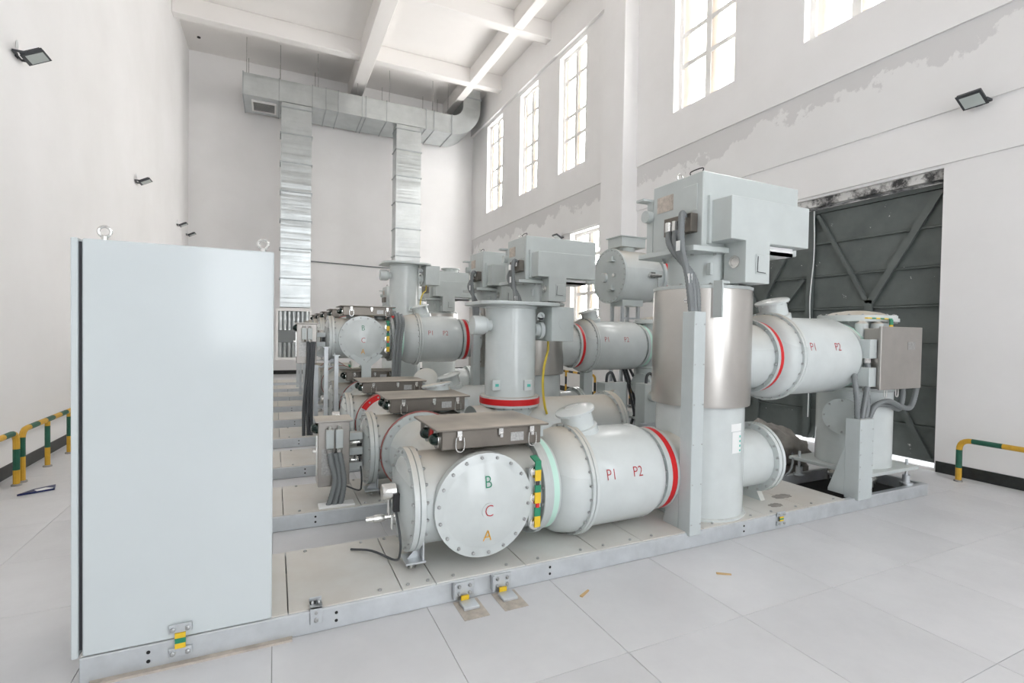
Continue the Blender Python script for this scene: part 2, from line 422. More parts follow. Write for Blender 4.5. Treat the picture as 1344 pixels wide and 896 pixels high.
def window(n, y0, y1, z0, z1, xs, cols, rows, label):
    fr = MB(); w = .085; xa, xb = xs, xs+.06
    fr.box(xa, xb, y0, y1, z0, z0+w); fr.box(xa, xb, y0, y1, z1-w, z1); fr.box(xa, xb, y0, y0+w, z0+w, z1-w); fr.box(xa, xb, y1-w, y1, z0+w, z1-w)
    f = struct('window_%d' % n, fr, 'frame_white', label, bevel=.004)
    ys = [y0+w+(y1-y0-2*w)*c for c in cols]; zs = [z0+w+(z1-z0-2*w)*c for c in rows]
    for y in ys[1:-1]:
        m = MB(); m.box(xa+.005, xb-.005, y-.065, y+.065, z0+w, z1-w); struct('mullion', m, 'frame_white', parent=f)
    for z in zs[1:-1]:
        m = MB(); m.box(xa+.008, xb-.008, y0+w, y1-w, z-.048, z+.048); struct('transom', m, 'frame_white', parent=f)
    for i in range(len(ys)-1):
        for j in range(len(zs)-1):
            m = MB(); m.box(xs+.028, xs+.034, ys[i]+.01, ys[i+1]-.01, zs[j]+.01, zs[j+1]-.01)
            p = struct('pane', m, 'frosted_pane', parent=f)
    return f
WL = ['high window nearest the end wall and the duct elbow', 'high window second from the end wall', 'high window just beyond the wall column', 'high window just before the wall column',
      'high window over the dark gate, cut off by the frame']
for i, (a, b) in enumerate(UPW):
    window(i+1, a, b, HZ[0], HZ[1], XU+.15, [0, .5, 1], [0, .27, .47, .80, 1], WL[i])
for i, (a, b) in enumerate(LOW):
    window(6+i, a, b, 2.0, 4.5, XR+.15, [0, .5, 1], [0, .3, .75, 1], ['low window behind the equipment beside the wall column', 'added low window hidden behind the drive cabinets, lighting the far end', 'added unseen low window nearest the end wall, lighting the far end'][i])

# ------------------------------------------------------------------ gate in the right wall
GX = XR+.22
g = struct('door_1', (lambda m: (m.box(GX-.02, GX+.06, GATE[0], GATE[0]+.07, 0.03, 3.72), m.box(GX-.02, GX+.06, GATE[1]-.07, GATE[1], 0.03, 3.72), m.box(GX-.02, GX+.06, GATE[0], GATE[1], 3.66, 3.72))[0])(MB()), 'gate_paint', 'dark grey green steel gate with diagonal braces')
zsg = [.05, .52, 1.05, 1.62, 2.14, 2.66, 3.18, 3.66]
for a, b in ((GATE[0]+.07, 5.32), (5.34, GATE[1]-.07)):
    for z0, z1 in zip(zsg, zsg[1:]):
        m = MB(); m.box(GX+.012, GX+.03, a, b, z0+.012, z1-.004); struct('gate_panel', m, 'gate_paint', parent=g, bevel=.004)
m = MB(); m.box(GX+.03, GX+.036, GATE[0]+.02, GATE[1]-.02, .055, 3.70); struct('gate_light_block', m, 'gate_paint', parent=g)  # added backing sheet, blocks daylight leaking between the panels
for z in zsg[1:-1]:
    m = MB(); m.box(GX-.03, GX+.012, GATE[0]+.07, GATE[1]-.07, z-.018, z+.004); struct('gate_rib', m, 'gate_paint', parent=g)
def bar(p, q, w=.05, t=.035):
    """flat bar in the gate plane between (y, z) points"""
    (y0, z0), (y1, z1) = p, q; L = math.hypot(y1-y0, z1-z0); ny, nz = -(z1-z0)/L*w/2, (y1-y0)/L*w/2
    m = MB(); m.prism([(y0+ny, z0+nz), (y1+ny, z1+nz), (y1-ny, z1-nz), (y0-ny, z0-nz)], 'x', GX-.02-t, GX-.012); return m
for p, q, w in (((3.60, 3.62), (4.42, 2.2), .09), ((5.22, 3.62), (4.44, 2.2), .05), ((4.43, 2.24), (4.43, .08), .10), ((3.62, .1), (4.38, 1.5), .07), ((5.25, .1), (4.48, 1.5), .07),
                ((5.33, 3.66), (5.33, .06), .10), ((5.48, 3.62), (6.26, 2.2), .09), ((7.1, 3.62), (6.28, 2.2), .05), ((6.27, 2.24), (6.27, .08), .10), ((5.44, 2.62), (6.1, 1.8), .06)):
    struct('gate_brace', bar(p, q, w), 'gate_paint', parent=g)
m = MB(); m.box(XR+.05, XR+TH, GATE[0], GATE[1], 3.74, 3.86); struct('chipped_lintel', m, 'lintel_chipped', parent=wall_r)
m = MB(); m.tube([(GX-.07, 5.27, 3.7), (GX-.075, 5.25, 3.0), (GX-.07, 5.30, 2.3), (GX-.075, 5.28, 1.7), (GX-.07, 5.28, .4)], .009, 8)
single('hanging_cable', m, 'paper_white', 'thin white cable hanging down the dark gate', 'cable')
m = MB(); m.box(XR+TH, XR+TH+6, -6, 26, -.12, -.01); struct('ground', m, 'concrete_dust', 'concrete ground outside the gate')

# ------------------------------------------------------------------ floodlights
def floodlight(wall_x, sgn, y, z, label, tilt=.5):
    t = Thing('floodlight', label, 'floodlight', (0,0,0), (wall_x, y, z), 'floodlights on the walls'); t.o.scale = (.64, .64, .64)
    m = MB(); m.box(0, sgn*.012, -.05, .05, -.04, .05); t.part('wall_plate', m, 'lamp_body')
    m = MB()
    for yy in (-.19, .19): m.box(min(sgn*.01, sgn*.20), max(sgn*.01, sgn*.20), yy-.006, yy+.006, -.02, .02)
    m.box(min(sgn*.008, sgn*.016), max(sgn*.008, sgn*.016), -.19, .19, -.02, .02); t.part('bracket', m, 'lamp_body')
    # head: box tilted downwards
    R = Matrix.Rotation(-sgn*tilt, 3, 'Y'); c = Vector((sgn*.27, 0, .02))
    def tb(x0, x1, y0, y1, z0, z1):
        b = MB(); b.box(x0, x1, y0, y1, z0, z1); b.v = [tuple(c+R @ Vector(p)) for p in b.v]; return b
    h = t.part('lamp_head', tb(-.17, .17, -.18, .18, -.0, .05), 'lamp_body', bevel=.008)
    t.part('lamp_rim', (lambda q: q)(tb(-.18, .18, -.19, .19, -.014, .0)), 'lamp_body', parent=h)
    t.part('lens', tb(-.12, .15, -.15, .15, -.02, -.013), 'lamp_glass', parent=h)
    q = MB()
    for i in range(5):
        f = tb(-.14, .14, -.14+.07*i-.006, -.14+.07*i+.006, .05, .075); q.add(f.v, f.f)
    t.part('cooling_fins', q, 'lamp_body', parent=h)
    m = MB(); m.tube([(sgn*.02, 0, .05), (sgn*.03, .01, .16), (sgn*.02, -.01, .26)], .006, 6); m.box(min(sgn*.012, sgn*.02), max(sgn*.012, sgn*.02), -.03, .03, .13, .25)
    t.part('cable_tag', m, 'paper_white')
FL = 2.65/2.9
for y, lb in ((7.60, 'black floodlight on the left wall, nearest the camera'), (14.255*FL, 'black floodlight on the left wall, second from the camera'), (18.0, 'black floodlight on the left wall, third from the camera'), (19.75, 'black floodlight on the left wall in the far corner')):
    floodlight(XL, 1, y, 4.72, lb)
floodlight(XR-.065, -1, 3.12, 4.50, 'black floodlight on the right wall above the gate jamb')
floodlight(XR-.065, -1, 12.75, 4.45, 'black floodlight on the right wall above the low window')

# ------------------------------------------------------------------ striped guard rails
def striped(t, name, pts, r, mats, seg=.22, bend=.12):
    P = [Vector(p) for p in pts]; path = [P[0]]
    for i in range(1, len(P)-1):                       # round the corners
        a = (P[i-1]-P[i]).normalized(); b = (P[i+1]-P[i]).normalized()
        for k in range(7):
            u = k/6; path.append((1-u)**2*(P[i]+a*bend)+2*u*(1-u)*P[i]+u*u*(P[i]+b*bend))
    path.append(P[-1])
    fine = [path[0]]
    for a, b in zip(path, path[1:]):
        n = max(1, round((b-a).length/.055))
        for k in range(1, n+1): fine.append(a+(b-a)*k/n)
    m = MB(); vs = []; n = 10; acc = 0; e1 = None
    for i, p in enumerate(fine):
        d = (fine[min(i+1, len(fine)-1)]-fine[max(i-1, 0)]).normalized()
        if e1 is None: a = Vector((1,0,0)); e1 = (a-d*a.dot(d)).normalized()
        else: e1 = (e1-d*e1.dot(d)).normalized()
        e2 = d.cross(e1)
        for k in range(n): vs.append(p+(e1*math.cos(2*PI*k/n)+e2*math.sin(2*PI*k/n))*r)
    m.v = [tuple(v) for v in vs]
    for i in range(len(fine)-1):
        mi = int(acc/seg) % 2; acc += (fine[i+1]-fine[i]).length
        for k in range(n): j = (k+1) % n; m.f.append((i*n+k, i*n+j, (i+1)*n+j, (i+1)*n+k)); m.m.append(mi)
    t.part(name, m, mats)
def guard_rail(x, y0, y1, h, posts, label, mats, r=.03):
    t = Thing('guard_rail', label, 'guard rail', (x, y0, 0), (0,0,0), 'striped guard rails along the walls')
    striped(t, 'rail_frame', [(x, y0, 0), (x, y0, h), (x, y1, h), (x, y1, 0)], r, mats)
    for y in posts: striped(t, 'post', [(x, y, 0), (x, y, h/2), (x, y, h-.02)], r*.9, mats, bend=.05)
    for y in [y0]+list(posts)+[y1]:
        m = MB(); m.lathe((x, y, 0), (0,0,1), [(0, .045), (.012, .045), (.02, .034)], 12); t.part('foot_plate', m, 'steel_raw')
YG = ['rail_yellow', 'rail_green']
guard_rail(XL+.22, 5.6, 6.95, .56, [6.3], 'yellow and green striped guard rail at the left edge of the view', YG)
guard_rail(XL+.22, 7.08, 13.4, .56, [7.75, 8.45, 9.3, 10.2, 11.1, 12.2], 'long yellow and green striped guard rail behind the tall cabinet', YG)
guard_rail(7.40, -1.0, 3.12, .50, [1.8, .4], 'yellow and green striped guard rail beside the gate', YG)
guard_rail(7.35, 7.7, 9.2, .62, [8.4], 'yellow and black striped guard rail beyond the gate', ['rail_yellow', 'rail_black'])
guard_rail(7.35, 10.6, 14.8, .62, [12, 13.4], 'yellow and black striped guard rail past the wall column', ['rail_yellow', 'rail_black'])
guard_rail(1.0, 19.6, 19.65, .3, [], 'short yellow post pair under the end wall grille', ['rail_yellow', 'rail_black']) if False else None

# ------------------------------------------------------------------ air ducts
D = Thing('ventilation_duct', 'galvanised rectangular ventilation duct along the end wall with two drops', 'duct', (3, 19.2, 9.1))
DY0, DY1, DZ0, DZ1 = 18.45, 19.95, 9.16, 9.86
xs = [-.95, .10, 1.12, 1.55, 1.95, 2.75, 2.88, 3.6, 5.05, 5.35, 6.05]
for a, b in zip(xs, xs[1:]):
    m = MB(); m.box(a+.012, b-.012, DY0, DY1, DZ0, DZ1); D.part('duct_section', m, 'duct_steel')
for x in xs:
    m = MB(); m.box(x-.014, x+.014, DY0-.025, DY1+.025, DZ0-.025, DZ1+.025); D.part('duct_flange', m, 'duct_flange')
# elbow turning up at the right end
m = MB(); cx, cz, ro, ri = 6.06, 10.30, 1.14, .44
pts = [(cx+ro*math.sin(a), cz-ro*math.cos(a)) for a in [PI/2*k/14 for k in range(15)]] + [(cx+ro, 10.62), (cx+ri, 10.62)] + [(cx+ri*math.sin(a), cz-ri*math.cos(a)) for a in [PI/2*k/8 for k in range(8, -1, -1)]]
m.prism(pts, 'y', DY0, DY1); D.part('elbow', m, 'duct_steel')
m = MB(); m.box(cx+ri-.03, cx+ro+.03, DY0-.03, DY1+.03, 10.62, 10.66); D.part('elbow_flange', m, 'duct_flange')
m = MB(); m.box(cx+ri+.02, cx+ro-.02, DY0, DY1, 10.66, 11.0); D.part('riser', m, 'duct_steel')
# supply grille under the left end
gl = MB(); gl.box(-.72, .02, 18.75, 18.80, DZ0-.06, DZ0); gl.box(-.72, .02, 19.55, 19.60, DZ0-.06, DZ0); gl.box(-.72, -.67, 18.8, 19.55, DZ0-.06, DZ0); gl.box(-.03, .02, 18.8, 19.55, DZ0-.06, DZ0)
gr = D.part('grille', gl, 'frame_white')
for i in range(10):
    m = MB(); m.box(-.67, -.03, 18.84+.07*i, 18.855+.07*i, DZ0-.05, DZ0-.005); D.part('slat', m, 'plate_etched', parent=gr)
# the drops
def drop(x0, x1, y0, y1, zs, side):
    for k, (a, b) in enumerate(zip(zs, zs[1:])):
        m = MB(); m.box(x0, x1, y0, y1, a+.012, b-.012)
        for q in range(1, 6):
            zq = a+(b-a)*q/6; m.box(x0+.01, x1-.01, y0-.006, y0, zq-.012, zq+.012)
        D.part('drop_section', m, 'duct_steel')
    for z in zs[1:-1]:
        m = MB(); m.box(x0-.03, x1+.03, y0-.03, y1+.03, z-.018, z+.018); D.part('drop_flange', m, 'duct_flange')
z1 = [2.38, 3.35, 4.35, 5.3, 6.25, 7.2, 8.15, 9.0, 9.16]
drop(.17, 1.11, 18.47, 19.1, z1, 0)
drop(3.97, 4.88, 18.47, 19.1, [.4, 1.4, 2.4, 3.4, 4.4, 5.4, 6.35, 7.3, 8.25, 9.0, 9.16], 0)
# return air grille under the first drop
gl = MB(); gl.box(.05, .12, 18.44, 18.52, .62, 2.36); gl.box(1.10, 1.17, 18.44, 18.52, .62, 2.36); gl.box(.12, 1.10, 18.44, 18.52, .62, .70); gl.box(.12, 1.10, 18.44, 18.52, 2.26, 2.36)
m2 = MB(); m2.box(.12, 1.1, 18.7, 19.1, .62, 2.36); D.part('plenum', m2, 'duct_flange')
gr = D.part('return_grille', gl, 'frame_white')
for i in range(7):
    m = MB(); m.lathe((.19+.137*i, 18.6, .7), (0,0,1), [(0, .05), (1.56, .05)], 10); D.part('pleat', m, 'duct_steel', parent=gr)
m = MB(); m.box(.12, 1.1, 18.50, 18.515, 1.2, 1.62); D.part('filter_card', m, 'conduit_grey', parent=gr)
for x in (-.85, .14, 1.3, 2.6, 3.7, 5.3, 5.9):
    for y in (18.5, 19.9):
        m = MB(); m.lathe((x, y, DZ1), (0,0,1), [(0, .009), (ZC-DZ1, .009)], 6); D.part('hanger_rod', m, 'steel_raw')
m = MB(); m.tube([(1.12, YB-.03, 4.18), (2.6, YB-.03, 4.15), (4.0, YB-.03, 4.12), (7.0, YB-.03, 4.15)], .022, 8)
single('wall_cable', m, 'conduit_grey', 'thin grey cable run across the end wall between the ducts', 'cable')

# ------------------------------------------------------------------ switchgear, built in the coordinates of the first bay
PITCH = 1.6
ORD = ['first', 'second', 'third', 'fourth', 'fifth', 'sixth', 'seventh', 'eighth', 'ninth']
def off(k, dz=0): return (-.06 if dz else 0, PITCH*k, dz)
YC, ZT = 3.4, .55

def base_frame(k):
    lb = 'galvanised steel base frame with cover plates, nearest row' if k == 0 else 'galvanised steel base frame with cover plates, %s row from the front' % ORD[k]
    t = Thing('base_frame', lb, 'base frame', (2.8, YC, 0), off(k), 'base frames of the switchgear rows')
    x0, x1 = -.82, 6.42
    m = MB(); m.box(x0, x1, 2.97, 3.03, 0, .126); t.part('front_rail', m, 'galvanised', bevel=.005)
    m = MB(); m.box(x0, x1, 3.77, 3.83, 0, .126); t.part('rear_rail', m, 'galvanised', bevel=.005)
    for a in (x0, x1-.06): 
        m = MB(); m.box(a, a+.06, 3.03, 3.77, 0, .126); t.part('end_rail', m, 'galvanised')
    if k == 0:
        m = MB(); m.box(-.78, .10, 2.935, 2.97, 0, .012); t.part('mortar_bead', m, 'concrete_dust')
    X = [x0, .08, .71, .92, 1.54, 2.12, 2.53, 3.15, 3.9, 4.45, 5.0]
    for a, b in zip(X, X[1:]):
        m = MB(); m.box(a+.003, b-.003, 2.985, 3.815, .122, .134); t.part('cover_plate', m, 'cover_plate_paint', bevel=.002)
    m = MB(); m.box(5.0, x1-.06, 3.03, 3.77, .004, .012); t.part('pit_shade_sheet', m, 'hole_shade')  # black sheet laid on the floor, paints the shade of an open pit
    if k < 4:
        m = MB()
        for a, b in zip(X[1:], X[2:]):
            for q in (.2, .8):
                for y in (3.03, 3.77): m.lathe((a+(b-a)*q, y, .133), (0,0,1), [(0, .011), (.009, .011), (.013, .006)], 6)
        t.part('bolt_row', m, 'bolt_steel', stuff=True)
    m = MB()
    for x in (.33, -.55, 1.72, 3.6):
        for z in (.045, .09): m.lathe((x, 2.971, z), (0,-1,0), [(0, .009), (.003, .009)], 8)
    t.part('bolt_hole_shade', m, 'hole_shade', stuff=True)  # black discs on the rail face, shade of the holes put in as colour
    return t
for k in range(10): base_frame(k) if k < 9 else None

def disc_cap(m, o, d, R, n=40, bulge=.05):
    """bolted end cover: rim plus shallow dome, d points outwards"""
    m.lathe(o, d, [(0, R*.9), (0, R), (.028, R), (.03, R*.985), (.03, R*.84), (.036, R*.80), (.036+bulge*.45, R*.6), (.036+bulge*.8, R*.35), (.036+bulge*.96, R*.14), (.036+bulge, 0)], n)

def bus_tank(k, dz=0, dome=False, label='', group='bus tanks'):
    t = Thing('bus_tank', label, 'tank', (1.3, YC, .13), off(k, dz), group)
    n = 40 if k < 4 else 28
    m = MB(); m.lathe((0, YC, ZT), (1,0,0), [(.87, .30), (.90, .31), (1.72, .31), (1.76, .29)], n); b = t.part('tank_body', m, 'tank_paint')
    m = MB(); m.ring((0, YC, ZT), (1,0,0), .84, .875, .2, .345, n); m.ring((0, YC, ZT), (1,0,0), .835, .842, .2, .33, n); t.part('body_flange', m, 'tank_paint', bevel=.003)
    m = MB(); m.lathe((0, YC, ZT), (1,0,0), [(.75, 0), (.755, .12), (.775, .22), (.797, .275), (.80, .28), (.80, .345), (.835, .345), (.835, .2)], n); c = t.part('end_cover', m, 'tank_paint')
    m = MB(); m.bolts((.80, YC, ZT), (-1,0,0), .318, 18, .011); m.bolts((.875, YC, ZT), (1,0,0), .322, 18, .011, .022); t.part('bolt_ring', m, 'bolt_steel', stuff=True)
    m = MB(); m.ring((0, YC, ZT), (1,0,0), 1.715, 1.76, .25, .36, n); t.part('coupling_flange', m, 'flange_paint', bevel=.003)
    m = MB(); m.bolts((1.715, YC, ZT), (-1,0,0), .335, 18, .011); t.part('bolt_ring', m, 'bolt_steel', stuff=True)
    # branch towards the front
    m = MB(); m.lathe((1.27, YC, ZT), (0,-1,0), [(.0, .30), (.28, .30)], n); t.part('front_branch', m, 'tank_paint')
    if dome:
        m = MB(); m.ring((1.27, 3.12, ZT), (0,-1,0), 0, .028, .2, .345, n); t.part('branch_flange', m, 'flange_paint')
        m = MB(); disc_cap(m, (1.27, 3.088, ZT), (0,-1,0), .345, 48); d = t.part('dome_cover', m, 'tank_paint_clean', label='round pale grey domed end cover')
        m = MB(); m.bolts((1.27, 3.058, ZT), (0,-1,0), .318, 18, .012, .012, ph=.09); t.part('bolt_ring', m, 'bolt_steel', stuff=True)
        for ch, zz, mt in (('B', .165, 'letter_green'), ('C', -.02, 'letter_red'), ('A', -.19, 'letter_orange')):
            rr = abs(zz)/.345
            yy = 3.052 - .05*max(0, 1-(rr/.8)**2)
            if ch == 'C':
                q = MB(); q.lathe((1.275, yy+.012, ZT+zz), (0,-1,0), [(0, .05), (.014, .05), (.014, .0)], 24); t.part('letter_disc', q, 'tank_paint_clean', parent=d)
            def on_dome(u, w, zz=zz, ch=ch):
                r = math.hypot(u, w+zz)/.345
                y = 3.088-.036-.05*max(0, 1-(r/.84)**1.9) - .004
                if ch == 'C': y = yy-.004
                return (1.27+u+.005, y, ZT+zz+w)
            t.part('letter', text_mb(ch, .075, on_dome), mt, parent=d, smooth=False)
    else:
        m = MB(); m.ring((1.27, 3.12, ZT), (0,-1,0), 0, .035, .2, .375, n); m.ring((1.27, 3.08, ZT), (0,-1,0), 0, .03, .2, .37, n); t.part('branch_flange', m, 'flange_paint')
        m = MB(); m.ring((1.27, 3.086, ZT), (0,-1,0), 0, .006, .3, .383, n); t.part('red_ring', m, 'red_dusty')
        if k == 2 and not dz:
            m = MB(); m.lathe((1.27, 3.049, ZT), (0,-1,0), [(0, .275), (0, .372), (.004, .372), (.004, .275), (0, .275)], 12, a0=.15, a1=1.0); t.part('red_patch', m, 'red_paint', label='bright red painted patch on the flange')
        m = MB(); m.bolts((1.27, 3.05, ZT), (0,-1,0), .335, 18, .012); t.part('bolt_ring', m, 'bolt_steel', stuff=True)
        m = MB(); m.lathe((1.27, 3.05, ZT), (0,-1,0), [(0, .305), (.05, .29), (.10, .265), (.9, .265)], n); t.part('bus_duct', m, 'tank_paint')
    # earthing switch studs with striped strap
    pl = MB(); N = 12; ex = 1.645
    pts = [(ex+.045*math.cos(a), .73+.045*math.sin(a)) for a in [PI*i/N for i in range(N+1)]] + [(ex+.045*math.cos(a), .37+.045*math.sin(a)) for a in [PI+PI*i/N for i in range(N+1)]]
    pl.prism(pts, 'y', 3.07, 3.086); e = t.part('earthing_plate', pl, 'tank_paint_clean')
    m = MB(); m.box(ex-.03, ex+.03, 3.086, 3.16, .36, .74); t.part('plate_mount', m, 'flange_paint')
    for zz in (.73, .55, .37):
        m = MB(); m.lathe((ex, 3.07, zz), (0,-1,0), [(0, .042), (.012, .042), (.014, .025), (.03, .012), (.03, 0)], 18); t.part('earthing_stud', m, 'chrome', parent=e)
    z = .80
    for mt, h in (('green_paint', .05), ('yellow_paint', .075), ('gasket', .03), ('green_paint', .05), ('yellow_paint', .075), ('red_paint', .03), ('green_paint', .06), ('yellow_paint', .075)):
        w_ = .012 if h == .03 else .022
        m = MB(); m.box(ex+.005-w_, ex+.005+w_, 3.03, 3.042, z-h, z); t.part('earthing_strap', m, mt, parent=e); z -= h
    m = MB(); m.prism([(3.03, .80), (3.03, .812), (3.11, .835), (3.11, .823)], 'x', ex-.02, ex+.027); t.part('strap_bend', m, 'green_paint', parent=e)
    # adjustable foot under the left flange
    m = MB(); m.box(.775, .905, 3.17, 3.33, .185, .197); m.box(.885, .895, 3.18, 3.32, .197, .33); m.prism([(.80, .197), (.885, .197), (.885, .29)], 'y', 3.245, 3.257); t.part('foot_bracket', m, 'galvanised')
    m = MB(); m.lathe((.83, 3.25, .134), (0,0,1), [(0, .028), (.008, .028), (.008, .013), (.04, .013), (.04, .024), (.051, .024)], 8); t.part('foot_bolt', m, 'chrome')
    if dz:
        m = MB(); m.box(.60, .66, 3.20, 3.26, .134-dz, .15); m.box(.60, .90, 3.19, 3.27, .118, .134); t.part('support_leg', m, 'galvanised')
    # density gauge and valve on the end cover
    if k < 5:
        m = MB(); m.cyl((.755, 3.36, .45), (.66, 3.36, .45), .014, 8); m.lathe((.75, 3.36, .45), (-1,0,0), [(0, .035), (.015, .035), (.015, .02)], 6); m.lathe((.67, 3.36, .45), (-1,0,0), [(0, .02), (.02, .026), (.07, .026), (.07, .018), (.12, .018), (.12, 0)], 12); v = t.part('gas_valve', m, 'chrome')
        m = MB(); m.lathe((.74, 3.36, .62), (-1,0,0), [(0, .055), (.08, .055), (.088, .05), (.088, 0)], 20); m.cyl((.70, 3.36, .45), (.70, 3.36, .58), .012, 8); t.part('density_gauge', m, 'chrome')
        m = MB(); m.box(.715, .76, 3.285, 3.32, .50, .62); t.part('switch_block', m, 'black_plastic', bevel=.004)
        m = MB(); m.box(.70, .703, 3.26, 3.30, .40, .48); t.part('paper_tag', m, 'paper_white')
        if dz == 0:
            m = MB(); m.tube([(.735, 3.30, .50), (.745, 3.22, .36), (.75, 3.24, .24), (.74, 3.34, .16), (.62, 3.52, .17), (.5, 3.66, .145)], .008, 8); t.part('gauge_cable', m, 'conduit_dark')
    return t
bus_tank(0, 0, True, 'large pale grey bus tank with dome cover lettered B C A, nearest the front rail', None)
bus_tank(1, 0, False, 'dusty grey bus tank directly behind the nearest lettered tank', None)
bus_tank(2, 0, False, 'dusty low bus tank third from the front with red painted patch', None)
bus_tank(3, 0, False, 'dusty low bus tank fourth from the front, under the raised lettered tank', None)
for k in (5, 6): bus_tank(k, 0, False, 'far low bus tank showing only its end flange, row %s' % ORD[k], 'far low bus tanks')
bus_tank(3, 1.0, True, 'raised grey bus tank with dome lettered B C A, on the Y shaped stand', None)
for k in (4, 5, 6, 7): bus_tank(k, 1.0, False, 'raised bus tank behind the far lettered dome, %s row' % ORD[k], 'raised bus tanks at the back')
# Y shaped stand under the raised dome
m = MB(); m.prism([(1.02, 1.30), (1.10, 1.22), (1.20, 1.14), (1.20, .14), (1.34, .14), (1.34, 1.14), (1.44, 1.22), (1.52, 1.30), (1.46, 1.32), (1.27, 1.20), (1.08, 1.32)], 'y', 7.83, 7.87)
single('dome_stand', m, 'post_paint', 'pale grey Y shaped stand holding up the raised lettered dome', 'stand', org=(1.27, 7.85, .14))
def control_box(k, dz, label, group=None, far=False):
    """flat stainless box with lid, latches and two dark glass domes on its left end"""
    t = Thing('mechanism_box', label, 'box', (1.38, YC, .86), off(k, dz), group)
    m = MB(); m.box(1.0, 1.74, 3.17, 3.70, .905, 1.035); b = t.part('box_body', m, 'box_steel', bevel=.006)
    m = MB(); m.box(.955, 1.785, 3.135, 3.735, 1.035, 1.05); t.part('lid', m, 'box_steel', bevel=.004)
    m = MB(); m.cyl((1.60, 3.45, .82), (1.60, 3.45, .91), .09, 16); m.cyl((1.15, 3.45, .82), (1.15, 3.45, .91), .07, 16); t.part('mounting_neck', m, 'flange_paint')
    for x in (1.12, 1.42, 1.66):
        m = MB(); m.box(x-.018, x+.018, 3.15, 3.17, .985, 1.04); m.box(x-.012, x+.012, 3.14, 3.155, .97, 1.0); l = t.part('latch', m, 'chrome', bevel=.003)
        if not far and x != 1.42:
            m = MB(); h = [(x-.025, 3.145, .99), (x-.03, 3.145, .95), (x-.025, 3.145, .91), (x, 3.145, .895), (x+.025, 3.145, .91), (x+.03, 3.145, .95), (x+.025, 3.145, .99)]
            m.tube(h, .004, 6); t.part('latch_loop', m, 'chrome', parent=l)
    if not far:
        m = MB(); m.box(1.50, 1.60, 3.166, 3.17, .935, .995); t.part('nameplate', m, 'plate_etched')
    for y in (3.27, 3.50):
        m = MB(); m.lathe((1.0, y, .965), (-1,0,0), [(0, .062), (.012, .062), (.012, .05)], 16); w = t.part('glass_ring', m, 'chrome')
        m = MB(); m.lathe((.99, y, .965), (-1,0,0), [(0, .042), (.022, .039), (.038, .028), (.046, .013), (.048, 0)], 16); t.part('sight_glass', m, 'glass_green', parent=w)
    m = MB(); m.box(1.74, 1.80, 3.24, 3.34, .93, 1.01); t.part('cable_gland_box', m, 'flange_paint', bevel=.005)
    m = MB(); m.box(.992, 1.0, 3.36, 3.42, .92, 1.02); t.part('end_plate', m, 'red_paint' if k == 0 else 'plate_etched')
control_box(0, 0, 'stainless steel latched box on top of the nearest bus tank')
control_box(1, 0, 'stainless steel latched box on the second low tank from the front')
control_box(2, 0, 'dusty stainless latched box on the third low tank from the front')
control_box(3, 0, 'dusty stainless latched box on the fourth low tank, behind the dome stand')
control_box(3, 1.0, 'stainless latched box above the raised far dome lettered B C A')
for k in (4, 5, 6, 7): control_box(k, 1.0, 'stainless latched box on the raised tank of the %s row' % ORD[k], 'latched boxes on the raised tanks', True)

